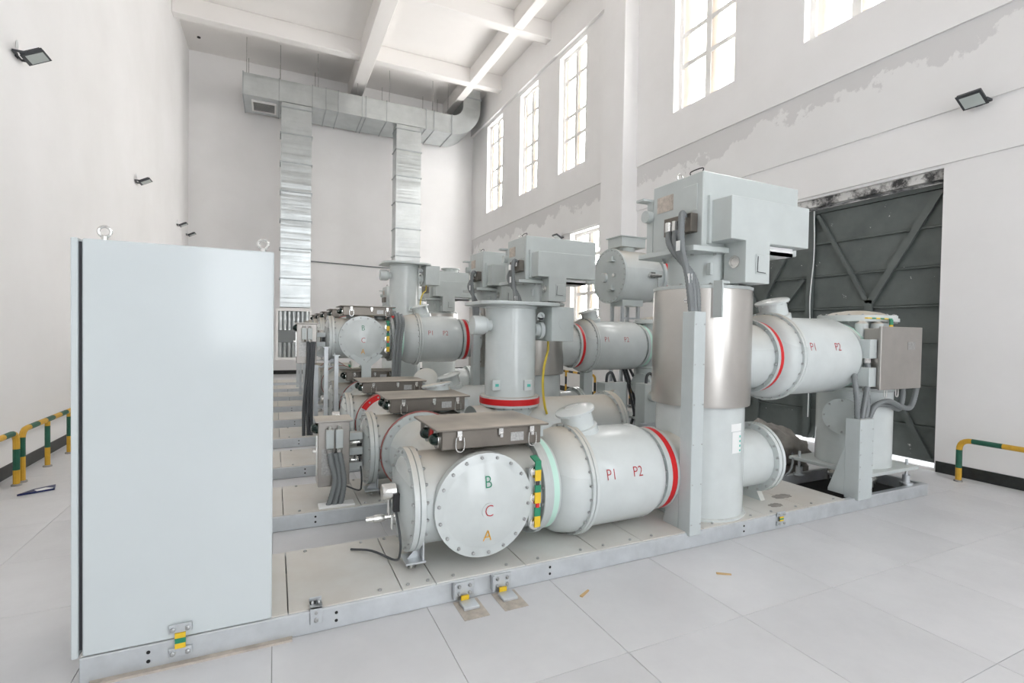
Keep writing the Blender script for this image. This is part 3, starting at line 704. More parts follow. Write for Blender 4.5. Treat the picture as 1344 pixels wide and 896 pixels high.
# ------------------------------------------------------------------ current transformers
def current_transformer(k, dx, dz, label, left=True, letters=True, leg=False, group=None, ext=0):
    """bell, big flange and barrel along +X; left: mint ring at its left end, red ring at its right end; otherwise swapped"""
    t = Thing('current_transformer', label, 'transformer', (2.5+dx, YC, .13), (0, PITCH*k, dz), group); e = ext; lf = -.07 if left else 0
    o = (dx, YC, ZT); ax = (1,0,0); n = 44 if k < 3 else 32
    m = MB(); m.lathe(o, ax, [(2.0+lf, .28), (2.0+lf, .312), (2.012+lf*.9, .335), (2.03+lf*.8, .362), (2.06+lf*.6, .387), (2.10+lf*.3, .401), (2.14, .405)], n); t.part('bell', m, 'tank_paint')
    m = MB(); m.lathe(o, ax, [(2.18, .38), (2.19, .385), (2.80+e, .385), (2.86+e, .365), (2.90+e, .325), (2.91+e, .30)], n); t.part('barrel', m, 'tank_paint_clean')
    m = MB(); m.ring(o, ax, 2.14, 2.168, .3, .428, n); m.ring(o, ax, 2.172, 2.20, .3, .428, n); t.part('main_flange', m, 'tank_paint', bevel=.003)
    m = MB(); m.bolts((2.14+dx, YC, ZT), (-1,0,0), .412, 26, .010); t.part('bolt_ring', m, 'bolt_steel', stuff=True)
    # two end flanges
    m = MB(); m.ring(o, ax, 1.90+lf, 1.935+lf, .25, .345, n); m.ring(o, ax, 1.985+lf, 2.0+lf, .25, .335, n); t.part('left_flange', m, 'flange_paint')
    m = MB(); m.ring(o, ax, 1.935+lf, 1.985+lf, .25, .338, n); t.part('mint_ring' if left else 'red_ring', m, 'mint_paint' if left else 'red_paint')
    m = MB(); m.ring(o, ax, 2.91+e, 2.955+e, .25, .345, n); m.ring(o, ax, 3.01+e, 3.04+e, .25, .345, n); t.part('right_flange', m, 'flange_paint')
    m = MB(); m.ring(o, ax, 2.955+e, 3.01+e, .25, .342, n); t.part('red_ring' if left else 'mint_ring', m, 'red_paint' if left else 'mint_paint')
    m = MB(); m.bolts((2.91+dx+e, YC, ZT), (-1,0,0), .325, 18, .012); m.bolts((1.90+dx+lf, YC, ZT), (-1,0,0), .325, 18, .012); t.part('bolt_ring', m, 'bolt_steel', stuff=True)
    m = MB(); m.lathe(o, ax, [(3.04, .31), (3.14, .30), (3.25, .30)] if left else [(3.04+e, .31), (3.09+e, .30)], n); t.part('right_neck', m, 'tank_paint')
    if not left:
        m = MB(); m.lathe(o, ax, [(1.54, .31), (1.90, .31)], n); t.part('left_neck', m, 'tank_paint')
    # tilted blanked nozzle on top
    d = Vector((-.30, 0, 1)).normalized(); p = Vector((2.30+dx, YC, ZT+.33))
    m = MB(); m.lathe(p, d, [(0, .15), (.07, .148), (.075, .128), (.20, .125)], 24); z = t.part('nozzle', m, 'tank_paint_clean')
    m = MB(); m.lathe(p, d, [(.20, .1), (.20, .158), (.215, .158), (.222, .15), (.235, .06), (.235, 0)], 28); m.bolts(p+d*.2, -d, .145, 10, .008, .01); t.part('nozzle_cap', m, 'tank_paint_clean', parent=z)
    if letters:
        for s, x in (('P1', 2.33), ('P2', 2.58 if left else 2.70)):
            def fn(u, w, x=x):
                a = math.asin(.27) + w/.385
                return (x+dx+u, YC-math.cos(a)*.3875, ZT+math.sin(a)*.3875)
            t.part('letter', text_mb(s, .075, fn), 'letter_red', smooth=False)
    if leg:
        m = MB(); m.box(2.14+dx, 2.30+dx, YC-.06, YC+.06, .134-dz, ZT-.40); t.part('support_leg', m, 'mech_paint', bevel=.005)
    return t
current_transformer(0, -.07, 0, 'grey barrel marked P1 P2 with mint ring, beside the nearest lettered dome')
current_transformer(0, 2.19, .95, 'raised grey barrel marked P1 P2 in front of the dark gate', left=False, ext=.25)
current_transformer(2, 2.19, .95, 'raised barrel marked P1 P2 on a leg, behind the nearest tall column', left=False, leg=True, ext=.25)
current_transformer(3, -.07, 1.0, 'raised far barrel marked P1 P2 beside the far lettered dome')
current_transformer(2, -.07, 0, 'dusty low barrel of the third row, mostly hidden', letters=False)
# bay 1: plain dusty pipe behind the front barrel
t = Thing('bus_pipe', 'dusty beige blanked pipe with end flange behind the nearest barrel', 'pipe', (2.8, 5.0, .13))
m = MB(); m.lathe((0, 5.0, .60), (1,0,0), [(1.9, .30), (2.6, .31), (2.75, .36), (3.62, .36)], 40); t.part('pipe_body', m, 'tank_paint')
m = MB(); m.ring((0, 5.0, .60), (1,0,0), 3.60, 3.64, .2, .40, 40); m.ring((0, 5.0, .60), (1,0,0), 3.645, 3.68, .2, .40, 40); t.part('pipe_flange', m, 'tank_paint')
m = MB(); m.lathe((0, 5.0, .60), (1,0,0), [(3.68, .38), (3.70, .3), (3.72, .15), (3.725, 0)], 40); t.part('pipe_cap', m, 'tank_paint')
m = MB(); m.bolts((3.60, 5.0, .60), (-1,0,0), .385, 24, .010); t.part('bolt_ring', m, 'bolt_steel', stuff=True)
m = MB(); m.box(3.2, 3.34, 4.9, 5.1, .134, .3); t.part('saddle', m, 'galvanised')
# loose blanking nozzles on the second and third rows
for (x, y, z, tl, lb) in ((1.64, 5.35, .98, (-.15, .1, 1), 'dusty upright blanked nozzle beside the second latched box'), (1.93, 6.85, .96, (-.35, -.75, .6), 'dusty blanked nozzle tilted towards the camera behind the third box')):
    t = Thing('blanked_nozzle', lb, 'nozzle', (x, y, z-.2)); d = Vector(tl).normalized()
    m = MB(); m.lathe(Vector((x, y, z))-d*.25, d, [(0, .13), (.36, .13)], 24); t.part('nozzle_neck', m, 'tank_paint')
    m = MB(); m.lathe(Vector((x, y, z))-d*.25, d, [(.36, .1), (.36, .165), (.378, .165), (.384, .15), (.386, .0)], 28); m.bolts(Vector((x, y, z))+d*.11, -d, .152, 10, .008, .01); t.part('nozzle_cap', m, 'tank_paint')

# ------------------------------------------------------------------ circuit breakers
BX = 3.5
def breaker(k, label, detail=True):
    t = Thing('circuit_breaker', label, 'circuit breaker', (BX, YC, .13), off(k), 'upright breaker columns')
    c = (BX, YC, 0); n = 48
    m = MB(); m.lathe(c, (0,0,1), [(.134, .40), (.15, .40), (.155, .38), (1.12, .38)], n); t.part('lower_tank', m, 'tank_paint_clean')
    m = MB(); m.lathe(c, (0,0,1), [(1.09, .395), (1.09, .418), (1.11, .422), (2.06, .422), (2.09, .418), (2.09, .35)], n); j = t.part('heater_jacket', m, 'jacket_steel')
    a0 = math.radians(230)
    # clamped seam of the jacket, turned to the left front
    ux, uy = math.cos(math.radians(214)), math.sin(math.radians(214)); R_ = .428
    m = MB(); tx, ty = -uy, ux
    def st(r0_, r1_, w0, w1, z0, z1):
        q = MB(); P4 = [(BX+ux*r+tx*w, YC+uy*r+ty*w) for r, w in ((r0_, w0), (r1_, w0), (r1_, w1), (r0_, w1))]; q.prism(P4, 'z', z0, z1); return q
    t.part('jacket_seam', st(.41, .435, -.03, .03, 1.12, 2.05), 'galvanised', parent=j)
    for z in (1.18, 1.58, 1.98):
        q = st(.42, .46, -.055, -.03, z-.015, z+.015); q2 = st(.42, .46, .03, .055, z-.015, z+.015); q3 = st(.445, .46, -.06, .06, z-.006, z+.006)
        q.add(q2.v, q2.f); q.add(q3.v, q3.f); t.part('seam_clamp', q, 'chrome', parent=j)
    m = MB(); m.lathe(c, (0,0,1), [(2.085, .30), (2.085, .425), (2.11, .425), (2.115, .41), (2.115, .28)], n); t.part('top_flange', m, 'mech_paint')
    m = MB(); m.bolts((BX, YC, 2.112), (0,0,1), .385, 20, .014, .02); t.part('bolt_ring', m, 'bolt_steel', stuff=True)
    m = MB(); m.lathe(c, (0,0,1), [(2.11, .30), (2.38, .30)], 36); t.part('neck', m, 'mech_paint')
    m = MB(); m.box(BX-.22, BX-.19, YC-.30, YC-.26, 2.2, 2.3); t.part('neck_rib', m, 'mech_paint')
    # stub at the foot, towards the gate
    o = (0, YC, .53)
    m = MB(); m.lathe(o, (1,0,0), [(3.7, .27), (4.20, .27)], 36); t.part('side_stub', m, 'tank_paint_clean')
    m = MB(); m.ring(o, (1,0,0), 4.17, 4.21, .2, .325, 40); m.ring(o, (1,0,0), 4.215, 4.25, .2, .33, 40); m.lathe(o, (1,0,0), [(4.25, .3), (4.262, .26), (4.29, .12), (4.295, 0)], 40); t.part('stub_cover', m, 'tank_paint_clean')
    m = MB(); m.bolts((4.17, YC, .53), (-1,0,0), .305, 18, .011); t.part('bolt_ring', m, 'bolt_steel', stuff=True)
    m = MB(); m.prism([(3.27, .134), (3.53, .134), (3.47, .24), (3.33, .24)], 'x', 4.18, 4.24); t.part('stub_foot', m, 'tank_paint')
    if detail:
        def lab(x0, x1, z0, z1, r):
            q = MB(); a = [math.radians(-90)+x for x in (x0, (x0+x1)/2, x1)]; vs = [(BX+math.cos(an)*r, YC+math.sin(an)*r, z) for z in (z0, z1) for an in a]
            q.add(vs, [(0, 1, 4, 3), (1, 2, 5, 4)]); return q
        t.part('test_label', lab(-.02, .30, .70, .88, .3825), 'paper_white', smooth=True)
        t.part('rating_plate', lab(-.06, .30, .885, .95, .3825), 'paper_white')
        for i in range(4): t.part('label_mark', lab(.22, .28, .71+.04*i, .728+.04*i, .384), 'paper_teal')
        m = MB(); m.box(3.235, 3.25, 2.93, 3.02, 1.84, 2.14); m.box(3.25, 3.36, 2.965, 2.98, 2.12, 2.14); t.part('bracket_plate', m, 'mech_paint')
    return t
breaker(0, 'tall upright breaker column with stainless jacket, nearest of the columns')
breaker(2, 'breaker column with stainless jacket behind the slim upright tank', False)
breaker(3, 'breaker column of the fourth row beside the far P1 P2 barrel', False)
breaker(5, 'breaker column of the sixth row behind the far upright tank', False)
breaker(8, 'farthest breaker column near the end wall', False)

def eye_bolt(m, p, r=.03, th=.008):
    p = Vector(p); m.cyl(p, p+Vector((0,0,.02)), .014, 8)
    m.tube([p+Vector((math.sin(a)*r, 0, .02+r-math.cos(a)*r)) for a in [2*PI*i/12 for i in range(13)]], th, 8)

def mechanism(k, label, vent=False):
    t = Thing('drive_cabinet', label, 'cabinet', (BX, YC, 2.38), off(k), 'drive cabinets on the breaker columns')
    x0, x1, y0, y1, z0, z1 = 3.16, 4.33, 3.08, 3.68, 2.425, 3.04
    m = MB(); m.prism([(3.05, 3.06), (3.5, 3.02), (3.62, 3.02), (3.86, 3.1), (3.86, 3.7), (3.5, 3.78), (3.05, 3.74)], 'z', 2.38, 2.424); t.part('base_plate', m, 'mech_paint', bevel=.004)
    m = MB(); m.bolts((BX, YC, 2.38), (0,0,-1), .345, 12, .014, .018); t.part('bolt_ring', m, 'bolt_steel', stuff=True)
    m = MB(); m.box(x0, x1, y0, y1, z0, z1); b = t.part('housing', m, 'mech_paint', bevel=.008)
    m = MB(); m.prism([(3.24, 2.46), (3.41, 2.46), (3.41, 2.125), (3.69, 2.125), (3.69, 2.455), (4.17, 2.455), (4.17, 2.80), (3.24, 2.80)], 'y', 2.86, 3.08); cv = t.part('front_cover', m, 'mech_paint', bevel=.004)
    m = MB(); m.box(3.21, 3.24, 3.055, 3.08, 2.45, 2.84); t.part('cover_strip', m, 'mech_paint', parent=cv)
    m = MB(); m.box(3.70, 4.05, 2.92, 3.06, 2.38, 2.41); m.box(3.70, 4.05, 2.92, 2.935, 2.38, 2.45); t.part('tray', m, 'paper_white')
    m = MB(); m.lathe((3.41, 2.97, 2.30), (-1,0,0), [(0, .052), (.008, .052), (.008, .036), (.0, .036)], 20); m.lathe((3.409, 2.97, 2.30), (-1,0,0), [(0, .036), (.002, .036)], 20); t.part('sight_port', m, ['chrome'], parent=cv)
    m = MB(); m.box(3.52, 3.66, 2.855, 2.86, 2.20, 2.36); t.part('hatch', m, 'mech_paint', parent=cv, bevel=.002)
    m = MB(); m.tube([(3.54, 2.85, 2.34), (3.535, 2.85, 2.23), (3.54, 2.85, 2.215), (3.63, 2.85, 2.21)], .0025, 6); t.part('hatch_wire', m, 'gasket', parent=cv)
    # left face
    m = MB(); m.box(x0-.006, x0, 3.14, 3.30, 2.73, 2.95); t.part('left_hatch', m, 'mech_paint', bevel=.002)
    m = MB(); m.box(x0-.004, x0, 3.42, 3.62, 2.79, 2.93); t.part('faded_nameplate', m, 'plate_faded')
    m = MB(); m.box(x0-.075, x0, 3.13, 3.45, 2.545, 2.70); t.part('terminal_box', m, 'box_steel', bevel=.004)
    m = MB(); m.cyl((x0-.06, 3.72, 2.78), (x0+.05, 3.72, 2.78), .055, 16); t.part('knob', m, 'mech_paint')
    m = MB(); m.box(x0, x0+.25, 3.68, 3.76, 2.44, 2.92); m.box(x0-.1, x0+.2, 3.70, 3.80, 2.92, 2.94); t.part('rear_box', m, 'mech_paint')
    for xe in (x0+.1, x1-.15):
        m = MB(); eye_bolt(m, (xe, 3.45, z1)); t.part('eye_bolt', m, 'chrome')
    m = MB(); m.tube([(x0+.03, 3.25, z1), (x0+.03, 3.25, z1+.035), (x0+.03, 3.12, z1+.035), (x0+.03, 3.12, z1)], .005, 6); t.part('lifting_handle', m, 'gasket')
    if vent:
        m = MB(); m.lathe((3.75, 3.4, z1), (0,0,1), [(0, .18), (.09, .18), (.09, .22), (.11, .22)], 24); t.part('vent_cap', m, 'mech_paint')
    if k < 4:
        for i, (ya, xo) in enumerate(((3.20, 0), (3.28, .015), (3.36, -.01))):
            m = MB(); m.lathe((x0-.075, ya, 2.62 if i else 2.66), (-1,0,0), [(0, .03), (.03, .03)], 8); m.lathe((x0-.10, ya, 2.62 if i else 2.66), (0,0,-1), [(-.03, .032), (.05, .032), (.05, .026)], 10); t.part('conduit_gland', m, 'chrome')
    return t
mechanism(0, 'large grey drive cabinet on top of the nearest breaker column')
mechanism(2, 'grey drive cabinet seen behind the slim upright tank')
mechanism(3, 'grey drive cabinet overlapped by the one in front of it')
mechanism(5, 'grey drive cabinet with vent cap beside the far upright tank', True)
mechanism(8, 'small looking drive cabinet near the end wall')

def post(k, dx, h, label, w=.12, d=.13, group='cable posts'):
    t = Thing('cable_post', label, 'post', (2.97+dx, 2.97, .134), off(k), group)
    m = MB(); x = 2.96+dx; m.box(x, x+w, 2.94, 2.94+d, .11, h); t.part('channel', m, 'post_paint', bevel=.004)
    m = MB(); m.prism([(2.94+d, .134), (3.24, .134), (3.24, .16), (2.94+d, .62)], 'x', x, x+.008); t.part('gusset', m, 'post_paint')
    m = MB()
    for z in [.2+(h-.3)*i/5 for i in range(6)]:
        for xx in (x+.015, x+w-.015): m.lathe((xx, 2.94, z), (0,-1,0), [(0, .006), (.004, .006)], 6)
    t.part('screw_row', m, 'bolt_steel', stuff=True)
    return t
post(0, 0, 1.88, 'tall grey cable post in front of the nearest breaker column')
post(2, 0, 1.88, 'tall grey cable post of the third row hidden by the slim tank')
post(3, 0, 1.88, 'tall grey cable post beside the far P1 P2 barrel')
post(0, 2.17, .90, 'short grey cable post in front of the right hand tank', w=.22, d=.14)

def conduits(name, label, paths, r, mat, off_=(0,0,0), corr=.12, tags=False):
    t = Thing(name, label, 'conduit', paths[0][-1], off_, 'bundles of flexible conduit')
    for p in paths:
        m = MB(); m.tube(p, r, 10, corr=corr); c = t.part('conduit', m, mat)
        if tags:
            q = p[2 if len(p) < 5 else 3]; m = MB(); m.box(q[0]-.05, q[0]-.046, q[1]-.03, q[1]+.012, q[2]-.045, q[2]+.035); t.part('paper_tag', m, 'paper_white', parent=c)
    return t
for k, lb in ((0, 'bundle of three grey corrugated conduits rising to the nearest drive cabinet'), (2, 'bundle of grey conduits at the drive cabinet behind the slim tank'), (3, 'bundle of grey conduits at the overlapped drive cabinet')):
    P = []
    for i, (ya, xo) in enumerate(((3.20, 0), (3.28, .015), (3.36, -.01))):
        xt = 2.99+.03*i
        zt = 2.57 if i else 2.66
        top = [(3.06, ya, zt)] if i else [(3.08, ya, 2.67), (3.03, ya-.03, 2.69), (2.99, ya-.06, 2.62)]
        P.append(top + [(3.0-.01*i, ya-.06-.03*i, 2.42), (3.0+.03*i, 3.06, 2.15), (xt, 3.0, 1.87)])
    conduits('flexible_conduit_bundle', lb, P, .029, 'conduit_grey', off(k), tags=True)

# ------------------------------------------------------------------ upright voltage transformers on rows two and five
def voltage_tank(k, dz, label):
    t = Thing('voltage_transformer', label, 'transformer', (2.345, YC, .75), off(k, dz), 'slim upright tanks')
    c = (2.345, YC, 0); n = 44
    m = MB(); m.lathe(c, (0,0,1), [(.78, .26), (.90, .26)], n); t.part('lower_neck', m, 'tank_paint')
    m = MB(); m.lathe(c, (0,0,1), [(.90, .25), (.90, .325), (.925, .325), (.93, .3)], n); m.lathe(c, (0,0,1), [(.985, .3), (.985, .322), (1.005, .322), (1.01, .26)], n); t.part('base_flange', m, 'tank_paint')
    m = MB(); m.lathe(c, (0,0,1), [(.925, .25), (.925, .33), (.987, .33), (.987, .25)], n); t.part('red_ring', m, 'red_paint')
    m = MB(); m.bolts((2.345, YC, .90), (0,0,-1), .30, 20, .010, .02); t.part('bolt_ring', m, 'bolt_steel', stuff=True)
    m = MB(); m.lathe(c, (0,0,1), [(1.0, .275), (1.94, .275), (1.95, .285), (1.975, .285)], n); t.part('tank_shell', m, 'tank_paint_clean')
    m = MB(); m.prism([(1.90, 3.16), (2.02, 3.02), (2.66, 3.02), (2.80, 3.12), (2.80, 3.68), (2.66, 3.80), (2.02, 3.80), (1.90, 3.66)], 'z', 1.975, 2.01); t.part('top_plate', m, 'mech_paint', bevel=.003)
    m = MB(); m.lathe((2.08, YC-.06, 1.76), (-1,0,0), [(0, .06), (.04, .06), (.05, .085), (.08, .095), (.085, .10), (.20, .10), (.21, .095), (.21, 0)], 28); t.part('relief_valve', m, 'tank_paint_clean')
    # terminal box at the right
    m = MB(); m.box(2.70, 2.98, 3.12, 3.50, 1.60, 1.975); b = t.part('terminal_box', m, 'mech_paint', bevel=.005)
    m = MB(); m.lathe((2.86, 3.12, 1.79), (0,-1,0), [(0, .068), (.003, .068), (.003, 0)], 24); t.part('round_hatch', m, 'mech_paint', parent=b)
    m = MB(); m.lathe((2.59, 3.32, 1.72), (1,0,0), [(0, .07), (.05, .07), (.05, .10), (.09, .10), (.10, .06), (.12, .06)], 24); t.part('side_port', m, 'tank_paint_clean')
    m = MB(); m.lathe((2.63, 3.25, 1.87), (0,-1,0), [(0, .022), (0, .045), (.02, .045), (.02, .022), (0, .022)], 20); m.box(2.585, 2.66, 3.23, 3.25, 1.83, 1.86); t.part('lifting_lug', m, 'tank_paint_clean')
    for x, y, dx_ in ((2.42, YC-.272, 0), (2.10, YC-.17, 0)):
        m = MB(); m.box(x-.045, x+.045, y-.03, y+.02, 1.08, 1.19); q = t.part('gas_port', m, 'tank_paint_clean', bevel=.004)
        m = MB(); m.box(x-.015, x+.025, y-.032, y-.03, 1.12, 1.15); t.part('port_mark', m, 'paper_teal', parent=q)
    m = MB(); m.tube([(2.76, 3.3, 1.60), (2.74, 3.26, 1.5), (2.66, 3.15, 1.44), (2.60, 3.1, 1.30), (2.595, 3.1, 1.1), (2.62, 3.1, .92), (2.66, 3.12, .82)], .013, 8); t.part('yellow_hose', m, 'hose_yellow', label='yellow hose hanging from the terminal box')
    return t
voltage_tank(1, 0, 'slim upright grey tank with red ring and square top plate, nearer one')
voltage_tank(4, .97, 'slim upright grey tank with square top plate, farther one before the duct')
# dark mesh stand and supports for the far slim tank
m = MB(); m.box(2.2, 2.5, 9.65, 9.95, .134, 1.75); single('tank_stand', m, 'post_paint', 'grey box stand under the farther slim tank', 'stand', org=(2.35, 9.8, .134), bevel=.006)

# ------------------------------------------------------------------ right hand disconnector tanks (rows one and three)
def right_tank(k, label, full=True):
    t = Thing('disconnector_tank', label, 'tank', (5.79, YC, .134), off(k), 'upright tanks by the gate')
    c = (5.79, YC, 0); n = 44
    m = MB(); m.box(5.33, 6.25, 2.98, 3.82, .30, .335); bp = t.part('base_plate', m, 'mech_paint', bevel=.004)
    for x in (5.40, 6.18):
        for y in (3.06, 3.74):
            m = MB(); m.lathe((x, y, .126), (0,0,1), [(0, .06), (.02, .06), (.02, .035), (.10, .035), (.10, .014), (.27, .014), (.27, 0)], 12); t.part('levelling_bolt', m, 'galvanised')
    m = MB()
    for i in range(8):
        a = 2*PI*i/8; m.cyl((5.79+.22*math.cos(a), YC+.22*math.sin(a), .1), (5.79+.22*math.cos(a), YC+.22*math.sin(a), .30), .012, 6)
    m.ring(c, (0,0,1), .17, .185, .20, .24, 24); m.ring(c, (0,0,1), .26, .275, .20, .24, 24); t.part('bus_cage', m, 'chrome')
    m = MB(); m.lathe(c, (0,0,1), [(.335, .355), (1.13, .355), (1.14, .37), (1.17, .37), (1.18, .30)], n); t.part('lower_shell', m, 'tank_paint_clean')
    m = MB(); m.lathe(c, (0,0,1), [(1.17, .31), (1.88, .31)], n); t.part('upper_shell', m, 'tank_paint')
    m = MB(); m.ring(c, (0,0,1), 1.865, 1.90, .2, .385, n); m.lathe(c, (0,0,1), [(1.90, .37), (1.93, .37), (1.935, .30), (1.965, .22), (1.985, .10), (1.99, 0)], n); t.part('top_cover', m, 'tank_paint')
    m = MB(); m.bolts((5.79, YC, 1.93), (0,0,1), .345, 18, .012, .014); m.bolts((5.79, YC, 1.865), (0,0,-1), .355, 18, .012, .018); t.part('bolt_ring', m, 'bolt_steel', stuff=True)
    d = Vector((-.95, -.31, 0)).normalized(); p = Vector((5.79, YC, .87))+d*.28
    m = MB(); m.lathe(p, d, [(0, .155), (.14, .155), (.14, .185), (.165, .185), (.165, 0)], 30); h = t.part('blank_flange', m, 'mech_paint')
    m = MB(); m.bolts(p+d*.165, d, .165, 8, .010, .012); t.part('bolt_ring', m, 'bolt_steel', stuff=True)
    m = MB(); m.lathe((5.20, YC, 1.5), (1,0,0), [(.3, .30), (.40, .30)], n); t.part('side_neck', m, 'tank_paint')
    if full:
        for i, (x, y) in enumerate(((5.48, 3.16), (5.62, 3.09))):
            m = MB(); m.lathe((x, y, 1.68), (0,0,1), [(0, .06), (.16, .06), (.17, .045), (.19, .02), (.19, 0)], 16); t.part('insulator_stud', m, 'tank_paint')
        zz = 1.885
        for i, mt in enumerate(('yellow_paint', 'green_paint', 'yellow_paint', 'green_paint', 'yellow_paint', 'green_paint')):
            m = MB(); m.box(5.30+.07*i, 5.37+.07*i, 3.0, 3.03, zz, zz+.012); t.part('earthing_strap', m, mt)
        for mt, za, zb in (('green_paint', 1.83, 1.885), ('yellow_paint', 1.75, 1.83)):
            m = MB(); m.box(5.685, 5.735, 3.0, 3.012, za, zb); t.part('earthing_strap', m, mt)
    return t
right_tank(0, 'upright grey tank with domed lid in front of the dark gate')
right_tank(2, 'upright grey tank of the third row behind the nearest breaker', False)
# stainless terminal cabinet on the right hand tank
t = Thing('terminal_cabinet', 'brushed stainless terminal cabinet beside the right hand tank', 'cabinet', (5.85, 3.05, 1.2))
m = MB(); m.box(5.42, 6.10, 2.95, 3.10, 1.20, 1.79); t.part('cabinet_body', m, 'cabinet_steel', bevel=.006)
m = MB(); m.box(5.40, 6.12, 2.925, 2.95, 1.18, 1.81); dr = t.part('door', m, 'cabinet_steel', bevel=.004)
m = MB(); m.box(5.86, 5.99, 2.922, 2.925, 1.58, 1.66); t.part('faded_plate', m, 'plate_etched', parent=dr)
for x in (5.52, 5.72):
    m = MB(); m.tube([(x-.02, 2.94, 1.18), (x-.02, 2.94, 1.12), (x, 2.94, 1.10), (x+.02, 2.94, 1.12), (x+.02, 2.94, 1.18)], .005, 6); t.part('latch_loop', m, 'chrome')
for z in (1.58, 1.30):
    m = MB(); m.box(5.30, 5.42, 2.97, 3.09, z-.09, z+.10); q = t.part('gland_box', m, 'flange_paint', bevel=.004)
    m = MB(); m.lathe((5.36, 3.03, z-.09), (0,0,-1), [(0, .035), (.04, .035), (.05, .028)], 8); t.part('gland', m, 'chrome', parent=q)
m = MB(); m.lathe((6.12, 3.03, 1.42), (1,0,0), [(0, .03), (.04, .03)], 8); t.part('elbow_gland', m, 'chrome')
m = MB(); m.box(5.60, 5.95, 3.10, 3.14, 1.4, 1.6); t.part('mounting_bracket', m, 'mech_paint')
conduits('flexible_conduit_bundle', 'grey corrugated conduits between the short post and the terminal cabinet',
    [[(5.36, 3.03, 1.46), (5.34, 3.0, 1.3), (5.30, 3.0, 1.1), (5.25, 3.0, .88)], [(5.36, 3.03, 1.17), (5.34, 3.0, 1.05), (5.31, 3.0, .88)], [(5.20, 3.05, 1.32), (5.17, 3.03, 1.28), (5.16, 3.0, 1.1), (5.18, 3.0, .88)],
     [(6.18, 3.03, 1.42), (6.24, 3.02, 1.38), (6.20, 3.0, 1.18), (6.06, 2.98, .98), (5.85, 2.96, .99), (5.6, 2.95, 1.06), (5.42, 2.97, 1.02), (5.36, 3.0, .88)],
     [(6.0, 3.03, 1.19), (5.98, 3.02, 1.06), (5.88, 3.0, .96), (5.7, 3.0, 1.01), (5.5, 3.02, 1.01), (5.39, 3.03, .88)]], .027, 'conduit_grey')

# ------------------------------------------------------------------ horizontal voltage transformer above the third row
t = Thing('drum_transformer', 'big horizontal grey drum with flat end and red yellow ring, raised high', 'transformer', (5.9, 7.4, 2.2))
yc, zc, R_ = 7.4, 2.71, .47
m = MB(); m.lathe((0, yc, zc), (1,0,0), [(5.42, R_), (6.05, R_), (6.22, .43), (6.30, .38)], 44); t.part('drum', m, 'tank_paint')
m = MB(); m.lathe((0, yc, zc), (1,0,0), [(5.38, 0), (5.38, R_+.015), (5.42, R_+.015), (5.42, R_)], 44); t.part('end_plate', m, 'flange_paint')
m = MB(); m.bolts((5.38, yc, zc), (-1,0,0), R_-.015, 32, .010); t.part('bolt_ring', m, 'bolt_steel', stuff=True)
m = MB(); m.lathe((5.38, yc+.10, zc-.02), (-1,0,0), [(0, .085), (.05, .085), (.06, .075), (.06, 0)], 20); t.part('relief_disc', m, 'tank_paint')
m = MB(); m.lathe((5.38, yc-.18, zc), (-1,0,0), [(0, .035), (.04, .03), (.04, 0)], 14); t.part('port', m, 'chrome')
for z in (.24, -.26):
    m = MB(); m.box(5.30, 5.38, yc-.2, yc-.02, zc+z, zc+z+.02); m.box(5.34, 5.38, yc-.13, yc-.10, zc+z, zc+z+.1); t.part('end_bracket', m, 'mech_paint')
m = MB(); m.ring((0, yc, zc), (1,0,0), 6.30, 6.36, .2, .43, 40); m.ring((0, yc, zc), (1,0,0), 6.42, 6.47, .2, .43, 40); t.part('drum_flange', m, 'flange_paint')
m = MB(); m.lathe((0, yc, zc), (1,0,0), [(6.36, .42), (6.42, .42)], 30, 0); t.part('red_ring', m, 'red_paint')
m = MB(); m.lathe((0, yc, zc), (1,0,0), [(6.355, .425), (6.425, .425)], 5, 0, a0=.55, a1=.85); t.part('yellow_ring', m, 'yellow_paint')
m = MB(); m.lathe((0, yc, zc), (1,0,0), [(6.47, .33), (7.0, .33)], 30); t.part('drum_neck', m, 'tank_paint')
m = MB(); m.lathe((5.75, yc, zc+R_-.03), (0,0,1), [(0, .16), (.08, .16)], 24); m.box(5.50, 6.02, yc-.2, yc+.2, zc+R_+.05, zc+R_+.22); t.part('top_box', m, 'mech_paint')
m = MB(); m.box(5.47, 6.05, yc-.23, yc+.23, zc+R_+.22, zc+R_+.235); t.part('top_box_lid', m, 'mech_paint')
m = MB(); m.box(5.9, 6.0, yc-R_-.04, yc-R_+.03, zc-.04, zc+.06); m.cyl((5.86, yc-R_-.04, zc), (6.12, yc-R_-.04, zc), .03, 10); t.part('valve', m, 'chrome')
m = MB(); m.cyl((6.05, yc-R_-.04, zc), (6.05, yc-R_-.04, 1.5), .008, 6); t.part('valve_pipe', m, 'chrome')
m = MB(); m.box(5.50, 5.95, yc-.25, yc+.1, zc-R_-.06, zc-R_+.05); t.part('saddle', m, 'mech_paint')
for x in (5.52, 5.86):
    for y in (yc-.2, yc+.1):
        m = MB(); m.box(x, x+.05, y-.025, y+.025, .0, zc-R_-.05); t.part('stand_leg', m, 'galvanised')
for z in (.4, 1.2, 1.95):
    m = MB(); m.box(5.52, 5.91, yc-.215, yc-.185, z, z+.03); t.part('stand_rung', m, 'galvanised')
